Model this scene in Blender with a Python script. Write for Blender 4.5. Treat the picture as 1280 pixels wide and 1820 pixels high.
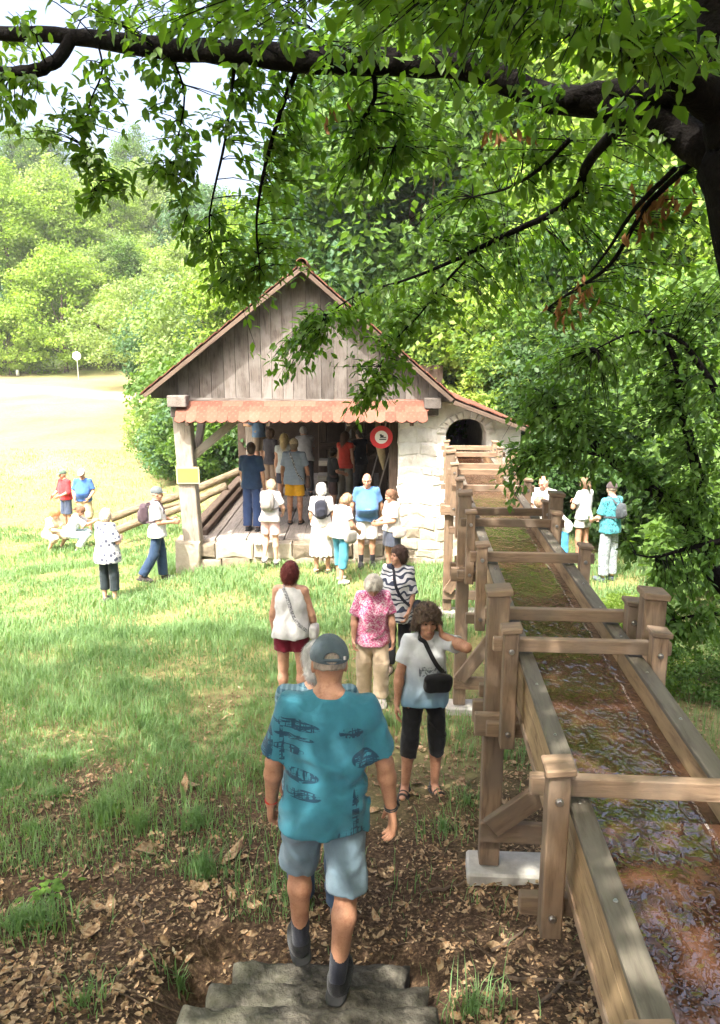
import bpy, bmesh, math, random
import numpy as np
from mathutils import Vector, Matrix, Euler
SC = bpy.context.scene
for o in list(bpy.data.objects): bpy.data.objects.remove(o)
COL = SC.collection
R = math.radians
random.seed(7); rng = np.random.default_rng(7)

# ------------------------------------------------------------------ camera
HC = 3.95                      # lens height over the meadow by the mill
FPX, PITCH = 1350.0, R(12.1)   # focal length in photo pixels (1280 x 1820), tilt down
cam = bpy.data.cameras.new('camera'); camo = bpy.data.objects.new('camera', cam); COL.objects.link(camo)
cam.sensor_fit = 'VERTICAL'; cam.sensor_height = 36.0; cam.lens = 36.0 * FPX / 1820.0
cam.clip_start = 0.05; cam.clip_end = 2000
camo.location = (0, 0, HC); camo.rotation_euler = (R(90) - PITCH, 0, 0)
SC.camera = camo

# ------------------------------------------------------------------ sky, sun, exposure
SUN = Vector((-0.50, -1.0, 1.77)).normalized()      # direction towards the sun
w = bpy.data.worlds.new('World'); SC.world = w; w.use_nodes = True
nt = w.node_tree; nt.nodes.clear()
sky = nt.nodes.new('ShaderNodeTexSky'); sky.sky_type = 'NISHITA'; sky.sun_disc = False
sky.sun_elevation = math.asin(SUN.z); sky.sun_rotation = math.atan2(SUN.x, SUN.y)
sky.air_density = .75; sky.dust_density = 10.0; sky.ozone_density = .25
bg = nt.nodes.new('ShaderNodeBackground'); bg.inputs[1].default_value = 0.15
wo = nt.nodes.new('ShaderNodeOutputWorld')
nt.links.new(sky.outputs[0], bg.inputs[0]); nt.links.new(bg.outputs[0], wo.inputs[0])
sun = bpy.data.lights.new('sun', 'SUN'); suno = bpy.data.objects.new('sun', sun); COL.objects.link(suno)
sun.energy = 2.3; sun.angle = R(0.53); sun.color = (1.0, 0.95, 0.86)
suno.rotation_euler = (-SUN).to_track_quat('-Z', 'Y').to_euler(); suno.location = (-6, -10, 20)
SC.view_settings.view_transform = 'Standard'; SC.view_settings.look = 'None'
SC.view_settings.gamma = 1.0; SC.view_settings.use_curve_mapping = False
SC.view_settings.exposure = 2.4
cy = SC.cycles
SC.render.engine = 'CYCLES'
cy.max_bounces = 7; cy.diffuse_bounces = 4; cy.glossy_bounces = 3; cy.transmission_bounces = 5
cy.transparent_max_bounces = 6; cy.caustics_reflective = False; cy.caustics_refractive = False
cy.use_denoising = True; cy.denoiser = 'OPENIMAGEDENOISE'; cy.use_adaptive_sampling = True
cy.adaptive_threshold = 0.02; cy.sample_clamp_indirect = 6.0

# ------------------------------------------------------------------ pixels to places
CP, SP = math.cos(PITCH), math.sin(PITCH)
def ray(px, py):
    dx, dy = (px - 640) / FPX, (910 - py) / FPX
    return Vector((dx, CP + dy * SP, -SP + dy * CP))
def at_z(px, py, z):
    d = ray(px, py); t = (z - HC) / d.z; return Vector((d.x * t, d.y * t, z))
def at_y(px, py, y):
    d = ray(px, py); t = y / d.y; return Vector((d.x * t, y, HC + d.z * t))
def project(P):
    P = np.asarray(P, float); x, y, z = P[..., 0], P[..., 1], P[..., 2] - HC
    dep = y * CP - z * SP; up = y * SP + z * CP
    dep = np.where(np.abs(dep) < 1e-6, 1e-6, dep)
    return 640 + FPX * x / dep, 910 - FPX * up / dep, dep

# ------------------------------------------------------------------ smooth noise
def vnoise(x, y, z=0.0, seed=0):
    x = np.asarray(x, float); y = np.asarray(y, float); z = np.asarray(z, float) + 0 * x
    xi, yi, zi = np.floor(x), np.floor(y), np.floor(z)
    fx, fy, fz = x - xi, y - yi, z - zi
    u, v, q = fx*fx*(3-2*fx), fy*fy*(3-2*fy), fz*fz*(3-2*fz)
    def h(a, b, c):
        n = np.sin(a*127.1 + b*311.7 + c*74.7 + seed*19.19) * 43758.5453
        return n - np.floor(n)
    def L(a, b, t): return a + (b - a) * t
    return 2 * L(L(L(h(xi,yi,zi),h(xi+1,yi,zi),u), L(h(xi,yi+1,zi),h(xi+1,yi+1,zi),u), v),
                 L(L(h(xi,yi,zi+1),h(xi+1,yi,zi+1),u), L(h(xi,yi+1,zi+1),h(xi+1,yi+1,zi+1),u), v), q) - 1
def fbm(x, y, z=0.0, oct=4, seed=0):
    s, a, f = 0, 0.5, 1.0
    for i in range(oct):
        s = s + a * vnoise(x*f, y*f, np.asarray(z)*f, seed+i); a *= 0.5; f *= 2.03
    return s
def sstep(a, b, x):
    t = np.clip((np.asarray(x, float) - a) / (b - a), 0, 1); return t*t*(3-2*t)

# ------------------------------------------------------------------ materials
MATS = {}
class NT:
    """tiny node-tree writer"""
    def __init__(s, name):
        s.m = bpy.data.materials.new(name); s.m.use_nodes = True; s.t = s.m.node_tree; s.t.nodes.clear()
        s.out = s.n('ShaderNodeOutputMaterial')
    def n(s, kind, **kw):
        nd = s.t.nodes.new(kind)
        for k, v in kw.items():
            if k.startswith('i_'):
                key = k[2:]; key = int(key) if key.isdigit() else key
                s.put(nd.inputs[key], v)
            else: setattr(nd, k, v)
        return nd
    def put(s, sock, v):
        if isinstance(v, bpy.types.NodeSocket): s.t.links.new(v, sock)
        else:
            if isinstance(v, (tuple, list)) and len(v) == 3 and sock.type == 'RGBA': v = (*v, 1)
            sock.default_value = v
    def coord(s, which='Object', scale=(1,1,1), loc=None, rot=(0,0,0)):
        tc = s.n('ShaderNodeTexCoord'); mp = s.n('ShaderNodeMapping')
        s.put(mp.inputs['Vector'], tc.outputs[which]); mp.inputs['Scale'].default_value = scale
        mp.inputs['Rotation'].default_value = rot
        if loc is not None: s.put(mp.inputs['Location'], loc)
        return mp.outputs[0]
    def wpos(s, scale=(1,1,1)):
        g = s.n('ShaderNodeNewGeometry'); mp = s.n('ShaderNodeMapping')
        s.put(mp.inputs['Vector'], g.outputs['Position']); mp.inputs['Scale'].default_value = scale
        return mp.outputs[0]
    def noise(s, vec, scale=5, detail=4, rough=0.55, dist=0.0):
        nd = s.n('ShaderNodeTexNoise'); s.put(nd.inputs['Vector'], vec)
        nd.inputs['Scale'].default_value = scale; nd.inputs['Detail'].default_value = detail
        nd.inputs['Roughness'].default_value = rough; nd.inputs['Distortion'].default_value = dist
        return nd.outputs[0]
    def ramp(s, fac, stops, interp='LINEAR'):
        nd = s.n('ShaderNodeValToRGB'); s.put(nd.inputs[0], fac); cr = nd.color_ramp; cr.interpolation = interp
        while len(cr.elements) < len(stops): cr.elements.new(0.5)
        for e, (p, c) in zip(cr.elements, stops):
            e.position = p; e.color = (*c, 1) if len(c) == 3 else c
        return nd.outputs[0]
    def mix(s, fac, a, b, mode='MIX'):
        nd = s.n('ShaderNodeMix', data_type='RGBA', blend_type=mode)
        s.put(nd.inputs[0], fac); s.put(nd.inputs[6], a); s.put(nd.inputs[7], b); return nd.outputs[2]
    def math(s, op, a, b=0.0):
        nd = s.n('ShaderNodeMath', operation=op); s.put(nd.inputs[0], a); s.put(nd.inputs[1], b); return nd.outputs[0]
    def rnd(s):
        return s.n('ShaderNodeObjectInfo').outputs['Random']
    def bump(s, h, strength=0.3, dist=0.01):
        nd = s.n('ShaderNodeBump'); s.put(nd.inputs['Height'], h)
        nd.inputs['Strength'].default_value = strength; nd.inputs['Distance'].default_value = dist; return nd.outputs[0]
    def bsdf(s, color, rough=0.7, normal=None, spec=0.3, metal=0.0, **kw):
        b = s.n('ShaderNodeBsdfPrincipled'); s.put(b.inputs['Base Color'], color); s.put(b.inputs['Roughness'], rough)
        b.inputs['Specular IOR Level'].default_value = spec; b.inputs['Metallic'].default_value = metal
        if normal is not None: s.put(b.inputs['Normal'], normal)
        for k, v in kw.items(): s.put(b.inputs[k.replace('_', ' ')], v)
        s.t.links.new(b.outputs[0], s.out.inputs[0]); return b
def keep(name, fn):
    if name not in MATS: MATS[name] = fn(name)
    return MATS[name]

def vary(c, f): return tuple(min(1, max(0, v * f)) for v in c)
def mat_wood(name, base, dark, grain=14, rough=0.75, rndv=0.25, bump=0.35, weather=None):
    """timber whose grain runs along the local X axis of the piece"""
    def mk(n):
        t = NT(n); r = t.rnd()
        off = t.n('ShaderNodeCombineXYZ'); t.put(off.inputs[0], t.math('MULTIPLY', r, 37.0)); t.put(off.inputs[1], t.math('MULTIPLY', r, 91.0)); t.put(off.inputs[2], t.math('MULTIPLY', r, 53.0))
        v = t.coord('Object', (1.2, grain, grain), off.outputs[0])
        g = t.noise(v, 3.0, 6, 0.6, 0.6); g2 = t.noise(v, 11.0, 3, 0.5)
        col = t.ramp(t.math('ADD', t.math('MULTIPLY', g, .75), t.math('MULTIPLY', g2, .25)), [(.30, dark), (.5, base), (.72, vary(base, 1.25))])
        if weather:
            v2 = t.coord('Object', (2, 3, 3), off.outputs[0])
            col = t.mix(t.ramp(t.noise(v2, 1.5, 4), [(.42, (0,0,0)), (.62, (.8,.8,.8))]), col, weather)
        k = t.math('ADD', t.math('MULTIPLY', r, rndv * 2), 1 - rndv)
        hs = t.n('ShaderNodeHueSaturation'); t.put(hs.inputs['Value'], k); t.put(hs.inputs['Color'], col)
        t.bsdf(hs.outputs[0], rough, t.bump(g, bump, .006), .25); return t.m
    return keep(name, mk)
def mat_plain(name, c, rough=0.7, nscale=8, amt=0.2, bump=0.15, spec=0.3, metal=0.0, bdist=.006):
    def mk(n):
        t = NT(n); v = t.coord('Object'); g = t.noise(v, nscale, 5, .6)
        col = t.ramp(g, [(.25, vary(c, 1 - amt)), (.75, vary(c, 1 + amt))])
        t.bsdf(col, rough, t.bump(t.noise(v, nscale*3, 4), bump, bdist), spec, metal); return t.m
    return keep(name, mk)
def mat_leaf(name, c1, c2, c3=None, trans=0.5, rough=0.5, spec=.25, hscale=0.35):
    """leaf: diffuse + translucent; hue wanders with position so clumps differ"""
    def mk(n):
        t = NT(n); p = t.wpos(); g = t.noise(p, hscale, 3, .6); f = t.noise(p, 9.0, 2, .5)
        col = t.ramp(t.math('ADD', t.math('MULTIPLY', g, .6), t.math('MULTIPLY', f, .4)), [(.36, c1), (.5, vary(tuple((a+b)/2 for a,b in zip(c1,c2)),1)), (.64, c2)] + ([(.8, c3)] if c3 else []))
        b = t.n('ShaderNodeBsdfPrincipled'); t.put(b.inputs['Base Color'], col); b.inputs['Roughness'].default_value = rough
        b.inputs['Specular IOR Level'].default_value = spec
        tr = t.n('ShaderNodeBsdfTranslucent')
        t.put(tr.inputs[0], t.mix(1.0, col, (1.25, 1.35, .45), 'MULTIPLY'))
        mx = t.n('ShaderNodeMixShader'); mx.inputs[0].default_value = trans
        t.t.links.new(b.outputs[0], mx.inputs[1]); t.t.links.new(tr.outputs[0], mx.inputs[2]); t.t.links.new(mx.outputs[0], t.out.inputs[0])
        return t.m
    return keep(name, mk)

# ------------------------------------------------------------------ objects
W = {}
def link(o, parent=None, world=None):
    COL.objects.link(o); world = world if world is not None else Matrix.Identity(4)
    if parent is not None:
        o.parent = parent; o.matrix_basis = W[parent.name].inverted() @ world
    else: o.matrix_basis = world
    W[o.name] = world.copy(); return o
def tag(o, label=None, cat=None, group=None, kind=None):
    if label: o['label'] = label
    if cat: o['category'] = cat
    if group: o['group'] = group
    if kind: o['kind'] = kind
    return o
def empty(name, loc, rotz=0.0, label=None, cat=None, group=None, kind=None):
    o = bpy.data.objects.new(name, None); o.empty_display_size = 0.1
    link(o, None, Matrix.Translation(Vector(loc)) @ Matrix.Rotation(rotz, 4, 'Z')); return tag(o, label, cat, group, kind)
def part_empty(name, parent):
    o = bpy.data.objects.new(name, None); o.empty_display_size = .1
    return link(o, parent, W[parent.name].copy())
def mesh_np(name, V, F, smooth=False, mats=()):
    """V (n,3), F (m,k) all faces of one size"""
    V = np.ascontiguousarray(V, np.float32); F = np.ascontiguousarray(F, np.int32)
    me = bpy.data.meshes.new(name); k = F.shape[1]
    me.vertices.add(len(V)); me.vertices.foreach_set('co', V.ravel())
    me.loops.add(F.size); me.loops.foreach_set('vertex_index', F.ravel())
    me.polygons.add(len(F)); me.polygons.foreach_set('loop_start', np.arange(0, F.size, k, dtype=np.int32))
    me.update(calc_edges=True)
    if smooth: me.polygons.foreach_set('use_smooth', np.ones(len(F), bool))
    for m in mats: me.materials.append(m)
    return me
def obj(name, me, mat=None, parent=None, world=None, smooth=None):
    if mat is not None and not me.materials: me.materials.append(mat)
    if smooth: me.polygons.foreach_set('use_smooth', np.ones(len(me.polygons), bool))
    return link(bpy.data.objects.new(name, me), parent, world)
class MB:
    def __init__(s): s.v = []; s.f = []
    def add(s, vs, fs):
        b = len(s.v); s.v += [tuple(p) for p in vs]; s.f += [tuple(i + b for i in f) for f in fs]; return s
    def box(s, c, size, M=None):
        x, y, z = (q / 2 for q in size); c = Vector(c)
        vs = [c + Vector((i*x, j*y, k*z)) for i in (-1,1) for j in (-1,1) for k in (-1,1)]
        if M is not None: vs = [M @ p for p in vs]
        return s.add(vs, [(0,1,3,2),(4,6,7,5),(0,4,5,1),(2,3,7,6),(0,2,6,4),(1,5,7,3)])
    def tube(s, pts, rad, n=8, cap=True, rough=0.0):
        pts = [Vector(p) for p in pts]; m = len(pts); rad = rad if isinstance(rad, (list, tuple)) else [rad]*m
        b = len(s.v); T0 = (pts[1]-pts[0]).normalized(); U = T0.orthogonal().normalized()
        for i, p in enumerate(pts):
            T = (pts[min(i+1, m-1)] - pts[max(i-1, 0)]).normalized(); U = (U - T*U.dot(T)).normalized(); Vv = T.cross(U)
            for k in range(n):
                a = 2*math.pi*k/n; r = rad[i] * (1 + rough * (random.random()-.5))
                s.v.append(tuple(p + (U*math.cos(a) + Vv*math.sin(a))*r))
        for i in range(m-1):
            for k in range(n):
                a, c = b+i*n+k, b+i*n+(k+1) % n; s.f.append((a, c, c+n, a+n))
        if cap: s.f.append(tuple(b+k for k in reversed(range(n)))); s.f.append(tuple(b+(m-1)*n+k for k in range(n)))
        return s
    def mesh(s, name):
        me = bpy.data.meshes.new(name); me.from_pydata(s.v, [], s.f); me.update(); return me
    def build(s, name, mat, parent=None, world=None, smooth=False):
        """vertices are world coordinates unless a world matrix is given"""
        return obj(name, s.mesh(name), mat, parent, world, smooth)
def beveled_box(sx, sy, sz, bev=0.006, jit=0.0, taper=None):
    bm = bmesh.new(); bmesh.ops.create_cube(bm, size=1.0)
    for v in bm.verts:
        v.co.x *= sx; v.co.y *= sy; v.co.z *= sz
        if jit: v.co += Vector((random.uniform(-jit,jit), random.uniform(-jit,jit), random.uniform(-jit,jit)))
    if bev: bmesh.ops.bevel(bm, geom=bm.edges[:], offset=bev, segments=1, affect='EDGES', profile=.5)
    me = bpy.data.meshes.new('box'); bm.to_mesh(me); bm.free(); return me
BOXC = {}
def frame_x(a, b, up=(0,0,1)):
    a, b = Vector(a), Vector(b); X = (b-a).normalized(); Z = Vector(up)
    Z = (Z - X*Z.dot(X))
    if Z.length < 1e-4: Z = Vector((0,1,0)) - X*X.y
    Z.normalize(); Y = Z.cross(X); M = Matrix((X, Y, Z)).transposed().to_4x4(); M.translation = (a+b)/2; return M
def timber(name, a, b, wd, ht, mat, parent=None, up=(0,0,1), bev=0.006, jit=0.0, ext=0.0):
    """squared timber a->b; wd across, ht along 'up'. Local X is the grain."""
    L = (Vector(b)-Vector(a)).length + ext
    key = (round(L,3), round(wd,3), round(ht,3), bev, mat.name) if not jit else None
    if key and key in BOXC: me = BOXC[key]
    else:
        me = beveled_box(L, wd, ht, bev, jit); me.name = name; me.materials.append(mat)
        if key: BOXC[key] = me
    return link(bpy.data.objects.new(name, me), parent, frame_x(a, b, up))
def prism(poly, to3, y0, y1, bev=0.01, jit=0.006):
    """extrude polygon poly [(u,v)] from depth y0 (back) to y1 (front); to3(u,v,d) -> point. returns MB"""
    mb = MB(); n = len(poly); cu = sum(p[0] for p in poly)/n; cv = sum(p[1] for p in poly)/n
    def shr(p, k):
        d = math.hypot(p[0]-cu, p[1]-cv) + 1e-6; f = max(0, 1 - k/d); return (cu+(p[0]-cu)*f, cv+(p[1]-cv)*f)
    J = lambda: random.uniform(-jit, jit)
    sgn = 1 if y1 > y0 else -1
    r0 = [to3(*p, y0) for p in poly]; r1 = [to3(*p, y1 - sgn*bev) for p in poly]
    r2 = [to3(*shr(p, bev*1.3), y1 + J()) for p in poly]; c = [to3(cu, cv, y1 + abs(J()) * sgn)]
    f = []
    for i in range(n):
        j = (i+1) % n; f += [(i, j, n+j, n+i), (n+i, n+j, 2*n+j, 2*n+i), (2*n+i, 2*n+j, 3*n)]
    mb.add(r0+r1+r2+c, f); return mb
def clip_poly(poly, a, b, c):
    """keep a*u+b*v<=c"""
    out = []
    for i, p in enumerate(poly):
        q = poly[(i+1) % len(poly)]; dp, dq = a*p[0]+b*p[1]-c, a*q[0]+b*q[1]-c
        if dp <= 0: out.append(p)
        if dp*dq < 0: t = dp/(dp-dq); out.append((p[0]+(q[0]-p[0])*t, p[1]+(q[1]-p[1])*t))
    return out
# ------------------------------------------------------------------ the lie of the land
_PY = [-8, 0.2, 1.0, 2.4, 3.0, 3.7, 4.4, 5.6, 7.0, 8.5, 14]
_PZ = [2.35, 2.3, 2.05, 1.2, .86, .58, .5, .34, .12, 0, 0]
def hgt(x, y, micro=True):
    x = np.asarray(x, float); y = np.asarray(y, float)
    z = np.interp(y, _PY, _PZ)
    z = z - 0.95 * sstep(-1.5, -8.0, -(-x)) * 0 - 0.95 * np.clip((-2.2 - x) / 5.5, 0, 1)**.8 * sstep(6, 20, y)
    z = z + 0.053 * np.clip(y - 20, 0, 55)
    hill = np.clip(y - 76, 0, 90)
    z = z + hill * (0.10 + 0.29 * sstep(5, -60, x) + .06 * sstep(5, 40, x))
    z = z + 0.35 * np.clip(y - 30, 0, 40) * .25 * sstep(2, 16, x)
    z = z + 0.05 * np.clip(x - 7, 0, 40) * sstep(4, 12, y)
    z = z - .16 * sstep(.25, -.05, np.abs(x + .30) - .62) * sstep(3.75, 3.5, y)
    if micro:
        m = fbm(x * .9, y * .9, 0, 3, 3) * .07 * sstep(13.5, 9, y) + fbm(x * 4, y * 4, 0, 3, 9) * .035 * sstep(9, 5, y)
        m = m + fbm(x * .15, y * .15, 0, 3, 5) * .5 * sstep(16, 40, y)
        z = z + m
        for (px, py, r, d) in PITS: z = z - d * np.exp(-((x - px)**2 + (y - py)**2) / r**2)
    return z
def gz(x, y): return float(hgt(x, y))
PITS = []
for (px, py, r, d) in ((5, 1572, .17, .16), (130, 1572, .10, .09), (395, 1690, .16, .16), (345, 1745, .14, .12), (60, 1560, .2, -.05), (300, 1660, .25, -.06)):
    q = at_z(px, py, .55); PITS.append((q.x, q.y, r, d))
def ground_at(px, py):
    """where the pixel's ray meets the ground"""
    d = ray(px, py); t = 1.5
    for _ in range(4000):
        p = Vector((0, 0, HC)) + d * t
        if p.z <= gz(p.x, p.y): break
        t += .01 if t < 8 else .03
    return Vector((p.x, p.y, gz(p.x, p.y)))

def axis(lo, a, b, hi, step):
    c = list(np.arange(a, b + 1e-6, step)); s = step; v = b; r = []
    while v < hi: s *= 1.13; v += s; r.append(v)
    s = step; v = a; l = []
    while v > lo: s *= 1.13; v -= s; l.append(v)
    return np.array(l[::-1] + c + r)
gx = axis(-260, -8.5, 6.5, 260, .09); gy = axis(-60, -1.0, 20, 420, .09)
X, Y = np.meshgrid(gx, gy, indexing='ij'); Z = hgt(X, Y)
ni, nj = X.shape
idx = np.arange(ni * nj).reshape(ni, nj)
F = np.stack([idx[:-1,:-1], idx[1:,:-1], idx[1:,1:], idx[:-1,1:]], -1).reshape(-1, 4)

def mk_ground(n):
    t = NT(n); p = t.wpos()
    sep = t.n('ShaderNodeSeparateXYZ'); t.put(sep.inputs[0], p); x, y = sep.outputs[0], sep.outputs[1]
    n1 = t.noise(p, .9, 5, .6); n2 = t.noise(p, 7, 6, .65); n3 = t.noise(p, 38, 5, .7); n0 = t.noise(p, .13, 4, .6)
    soil = t.ramp(n3, [(.3, (.03, .019, .012)), (.5, (.075, .048, .030)), (.62, (.16, .105, .064)), (.75, (.30, .21, .125))])
    turf = t.ramp(n2, [(.3, (.15, .12, .055)), (.5, (.21, .19, .08)), (.7, (.27, .26, .11))])
    straw = t.ramp(t.math('ADD', t.math('MULTIPLY', n0, .6), t.math('MULTIPLY', n2, .4)), [(.36, (.125, .15, .05)), (.48, (.205, .185, .085)), (.62, (.265, .215, .125))])
    def mr(v, a, b):
        nd = t.n('ShaderNodeMapRange'); t.put(nd.inputs[0], v); nd.inputs[1].default_value = a; nd.inputs[2].default_value = b; nd.interpolation_type = 'SMOOTHSTEP'; return nd.outputs[0]
    yy = t.math('ADD', y, t.math('MULTIPLY', t.math('SUBTRACT', n1, .5), 7.0))
    c = t.mix(mr(yy, 4.6, 8.2), soil, turf)
    c = t.mix(mr(t.math('ADD', yy, t.math('MULTIPLY', x, -.25)), 22, 36), c, straw)
    # sandy cart track over the rise of the field
    d = t.math('ABSOLUTE', t.math('ADD', t.math('SUBTRACT', y, 44.0), t.math('ADD', t.math('MULTIPLY', x, .55), t.math('MULTIPLY', t.math('SUBTRACT', n0, .5), 6.0))))
    c = t.mix(t.math('MULTIPLY', mr(d, 3.2, 1.2), .8), c, (.30, .235, .16))
    c = t.mix(mr(y, 70, 80), c, (.06, .09, .03))
    h = t.math('ADD', n2, t.math('MULTIPLY', n3, .5))
    t.bsdf(c, .95, t.bump(h, .8, .03), .1); return t.m
g = obj('ground', mesh_np('ground', np.stack([X, Y, Z], -1).reshape(-1, 3), F, True), keep('ground', mk_ground))
tag(g, 'dry meadow and leaf strewn earth around the mill', 'ground', kind='structure')

# ------------------------------------------------------------------ grass
def grass_cover(x, y):
    """0 bare .. 1 thick"""
    n = fbm(x * .55, y * .55, 0, 3, 21) + .6 * fbm(x * 2.1, y * 2.1, 0, 2, 4)
    c = sstep(4.4, 8.6, y + n * 4.6 - .75 * np.clip(x, -4, 2)) * np.clip(.75 + 1.1*fbm(x*1.7, y*1.7, 0, 3, 71), .12, 1)
    path = np.exp(-((x - (.35 - .02 * y))**2) / .75**2) * sstep(11.5, 8, y)        # worn by feet
    under = np.exp(-((x - (.95 + .07 * y))**2) / .75**2) * sstep(14, 9, y)
    c = c * (1 - .85 * path) * (1 - .9 * under)
    c = np.where((x > 1.3 + .07 * y) & (y < 8.5), c * .15, c)
    return c
def blades(n, x0, x1, y0, y1, lo, hi, wd, tufts=None, cover=True, lean=.5):
    if tufts is None:
        x = rng.uniform(x0, x1, n); y = rng.uniform(y0, y1, n)
        if cover:
            k = rng.random(n) < grass_cover(x, y); x, y = x[k], y[k]
    else:
        x, y = tufts
    px, py, dep = project(np.stack([x, y, 0*x + .1], -1))
    k = (px > -700) & (px < 1750) & ~((x > -3.3) & (x < 3.0) & (y > 13.72) & (y < 23)); x, y = x[k], y[k]
    n = len(x); z = hgt(x, y) - .01
    clump = .35 + 1.2 * np.clip(fbm(x * 1.3, y * 1.3, 0, 2, 31) + .5, 0, 1)
    L = rng.uniform(lo, hi, n) * clump; a = rng.uniform(0, 2*np.pi, n); b = a + rng.uniform(-.6, .6, n)
    ln = rng.uniform(.15, 1, n) * lean * L
    wv = np.stack([-np.sin(a), np.cos(a), 0*a], -1) * (wd * rng.uniform(.6, 1.3, n))[:, None]
    P = np.stack([x, y, z], -1); dv = np.stack([np.cos(b), np.sin(b), 0*b], -1) * ln[:, None]; up = np.stack([0*L, 0*L, L], -1)
    V = np.stack([P - wv, P + wv, P + dv*.3 + up*.6 + wv*.7, P + dv*.3 + up*.6 - wv*.7, P + dv + up * rng.uniform(.7, 1, n)[:, None]], 1)
    b0 = (np.arange(n) * 5)[:, None]
    Fq = np.concatenate([b0 + np.array([[0,1,2]]), b0 + np.array([[0,2,3]]), b0 + np.array([[3,2,4]])], 1).reshape(-1, 3)
    return V.reshape(-1, 3), Fq
GV, GF, base = [], [], 0
def addg(vf):
    global base
    GV.append(vf[0]); GF.append(vf[1] + base); base += len(vf[0])
addg(blades(270000, -8.0, 5.0, 4.0, 10.5, .05, .20, .0038, lean=.8))
addg(blades(165000, -11.0, 7.5, 10.0, 15.5, .05, .19, .006, lean=.8))
addg(blades(80000, -13, 7, 15, 20.5, .05, .17, .009))
addg(blades(70000, -21, 8, 19, 32, .04, .14, .010))
tx, ty = [], []
for (px, py, r, n) in ((95,1415,.16,420),(185,1455,.15,420),(120,1360,.2,380),(360,1555,.12,260),(40,1650,.16,320),(70,1640,.12,200),(250,1475,.1,160),(350,1470,.13,200),(20,1400,.16,200),(60,1480,.1,120),(255,1290,.25,420),(560,1320,.2,200),(150,1790,.1,90),(320,1760,.05,40),(790,1480,.15,120),(830,1430,.15,120),(690,1290,.2,200),(840,1800,.12,110),(900,1350,.2,120),(420,1350,.25,300),(330,1330,.2,200),(215,1225,.25,300)):
    q = ground_at(px, py); a = rng.uniform(0, 2*np.pi, n); rr = np.abs(rng.normal(0, r, n)); tx.append(q.x + rr*np.cos(a)); ty.append(q.y + rr*np.sin(a)*.9)
addg(blades(0, 0, 0, 0, 0, .09, .24, .004, tufts=(np.concatenate(tx), np.concatenate(ty)), lean=.75))
n = 5000; x = rng.uniform(-4, 3.4, n); y = rng.uniform(3.4, 8, n); k = rng.random(n) < .12 + .5 * (vnoise(x*1.2, y*1.2, 0, 8) > .2)
addg(blades(0, 0, 0, 0, 0, .03, .10, .003, tufts=(x[k], y[k]), lean=.9))
gm = mat_leaf('grass', (.115, .215, .085), (.22, .345, .15), (.40, .42, .22), trans=.35, rough=.6, hscale=.5)
g = obj('grass', mesh_np('grass', np.concatenate(GV), np.concatenate(GF)), gm)
tag(g, 'uneven green and straw coloured grass of the meadow', 'grass', kind='stuff')

# ------------------------------------------------------------------ fallen leaves
def litter(n, x0, x1, y0, y1, size, dens):
    x = rng.uniform(x0, x1, n); y = rng.uniform(y0, y1, n)
    k = (rng.random(n) < dens(x, y)) & ~((y < 3.65) & (np.abs(x + .30) < .75) & (rng.random(n) > .06)); x, y = x[k], y[k]
    px, py, dep = project(np.stack([x, y, hgt(x, y)], -1)); k = (px > -600) & (px < 1750); x, y = x[k], y[k]; n = len(x)
    L = size * np.exp(rng.normal(-.1, .38, n)); wd = L * rng.uniform(.35, .6, n)
    a = rng.uniform(0, 2*np.pi, n); fold = rng.uniform(-.1, .7, n); tilt = rng.normal(0, .35, n); roll = rng.normal(0, .35, n)
    u = np.stack([np.cos(a), np.sin(a), np.sin(tilt)], -1); v = np.stack([-np.sin(a), np.cos(a), np.sin(roll)], -1)
    upz = np.array([[0, 0, 1.]])
    P = np.stack([x, y, hgt(x, y) + rng.uniform(.004, .03, n)], -1)
    c = lambda s: s[:, None]
    curl = rng.uniform(-.1, .35, n) * L
    V = np.stack([P - u*c(L)/2 + upz*c(curl), P - u*c(L)*.1 + v*c(wd)/2 + upz*c(fold*wd/2), P + u*c(L)*.25 + v*c(wd)*.38 + upz*c(fold*wd/2), P + u*c(L)/2 + upz*c(curl*.8),
                  P + u*c(L)*.25 - v*c(wd)*.38 + upz*c(fold*wd/2), P - u*c(L)*.1 - v*c(wd)/2 + upz*c(fold*wd/2), P], 1)
    b0 = (np.arange(n)*7)[:, None]
    Fq = np.concatenate([b0 + np.array([q]) for q in ([0,6,1],[1,6,2],[2,6,3],[3,6,4],[4,6,5],[5,6,0])], 1).reshape(-1, 3)
    return V.reshape(-1, 3), Fq
def dl(x, y):
    c = .25 + .75 * (fbm(x*.8, y*.8, 0, 3, 44) > -.1)
    path = np.exp(-((x - (.35 - .02 * y))**2) / .5**2) * sstep(4.0, 5.0, y)
    c = c * (1 - .65*path) * np.clip(.8 + 1.3*fbm(x*2.3, y*2.3, 0, 3, 88), .1, 1)
    return c * sstep(10.5, 5.5, y + 1.2 * fbm(x*.6, y*.6, 0, 2, 50)) * (1 - .75 * grass_cover(x, y))
LV, LF, base = [], [], 0
def addl(vf):
    global base
    LV.append(vf[0]); LF.append(vf[1] + base); base += len(vf[0])
addl(litter(50000, -6.0, 6.0, 2.0, 11, .040, dl))
addl(litter(14000, -2.5, 3.2, 1.6, 5.2, .024, lambda x, y: .9 + 0*x))
addl(litter(500, -3, 3, 2.2, 7, .085, lambda x, y: .5 + 0*x))
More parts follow.
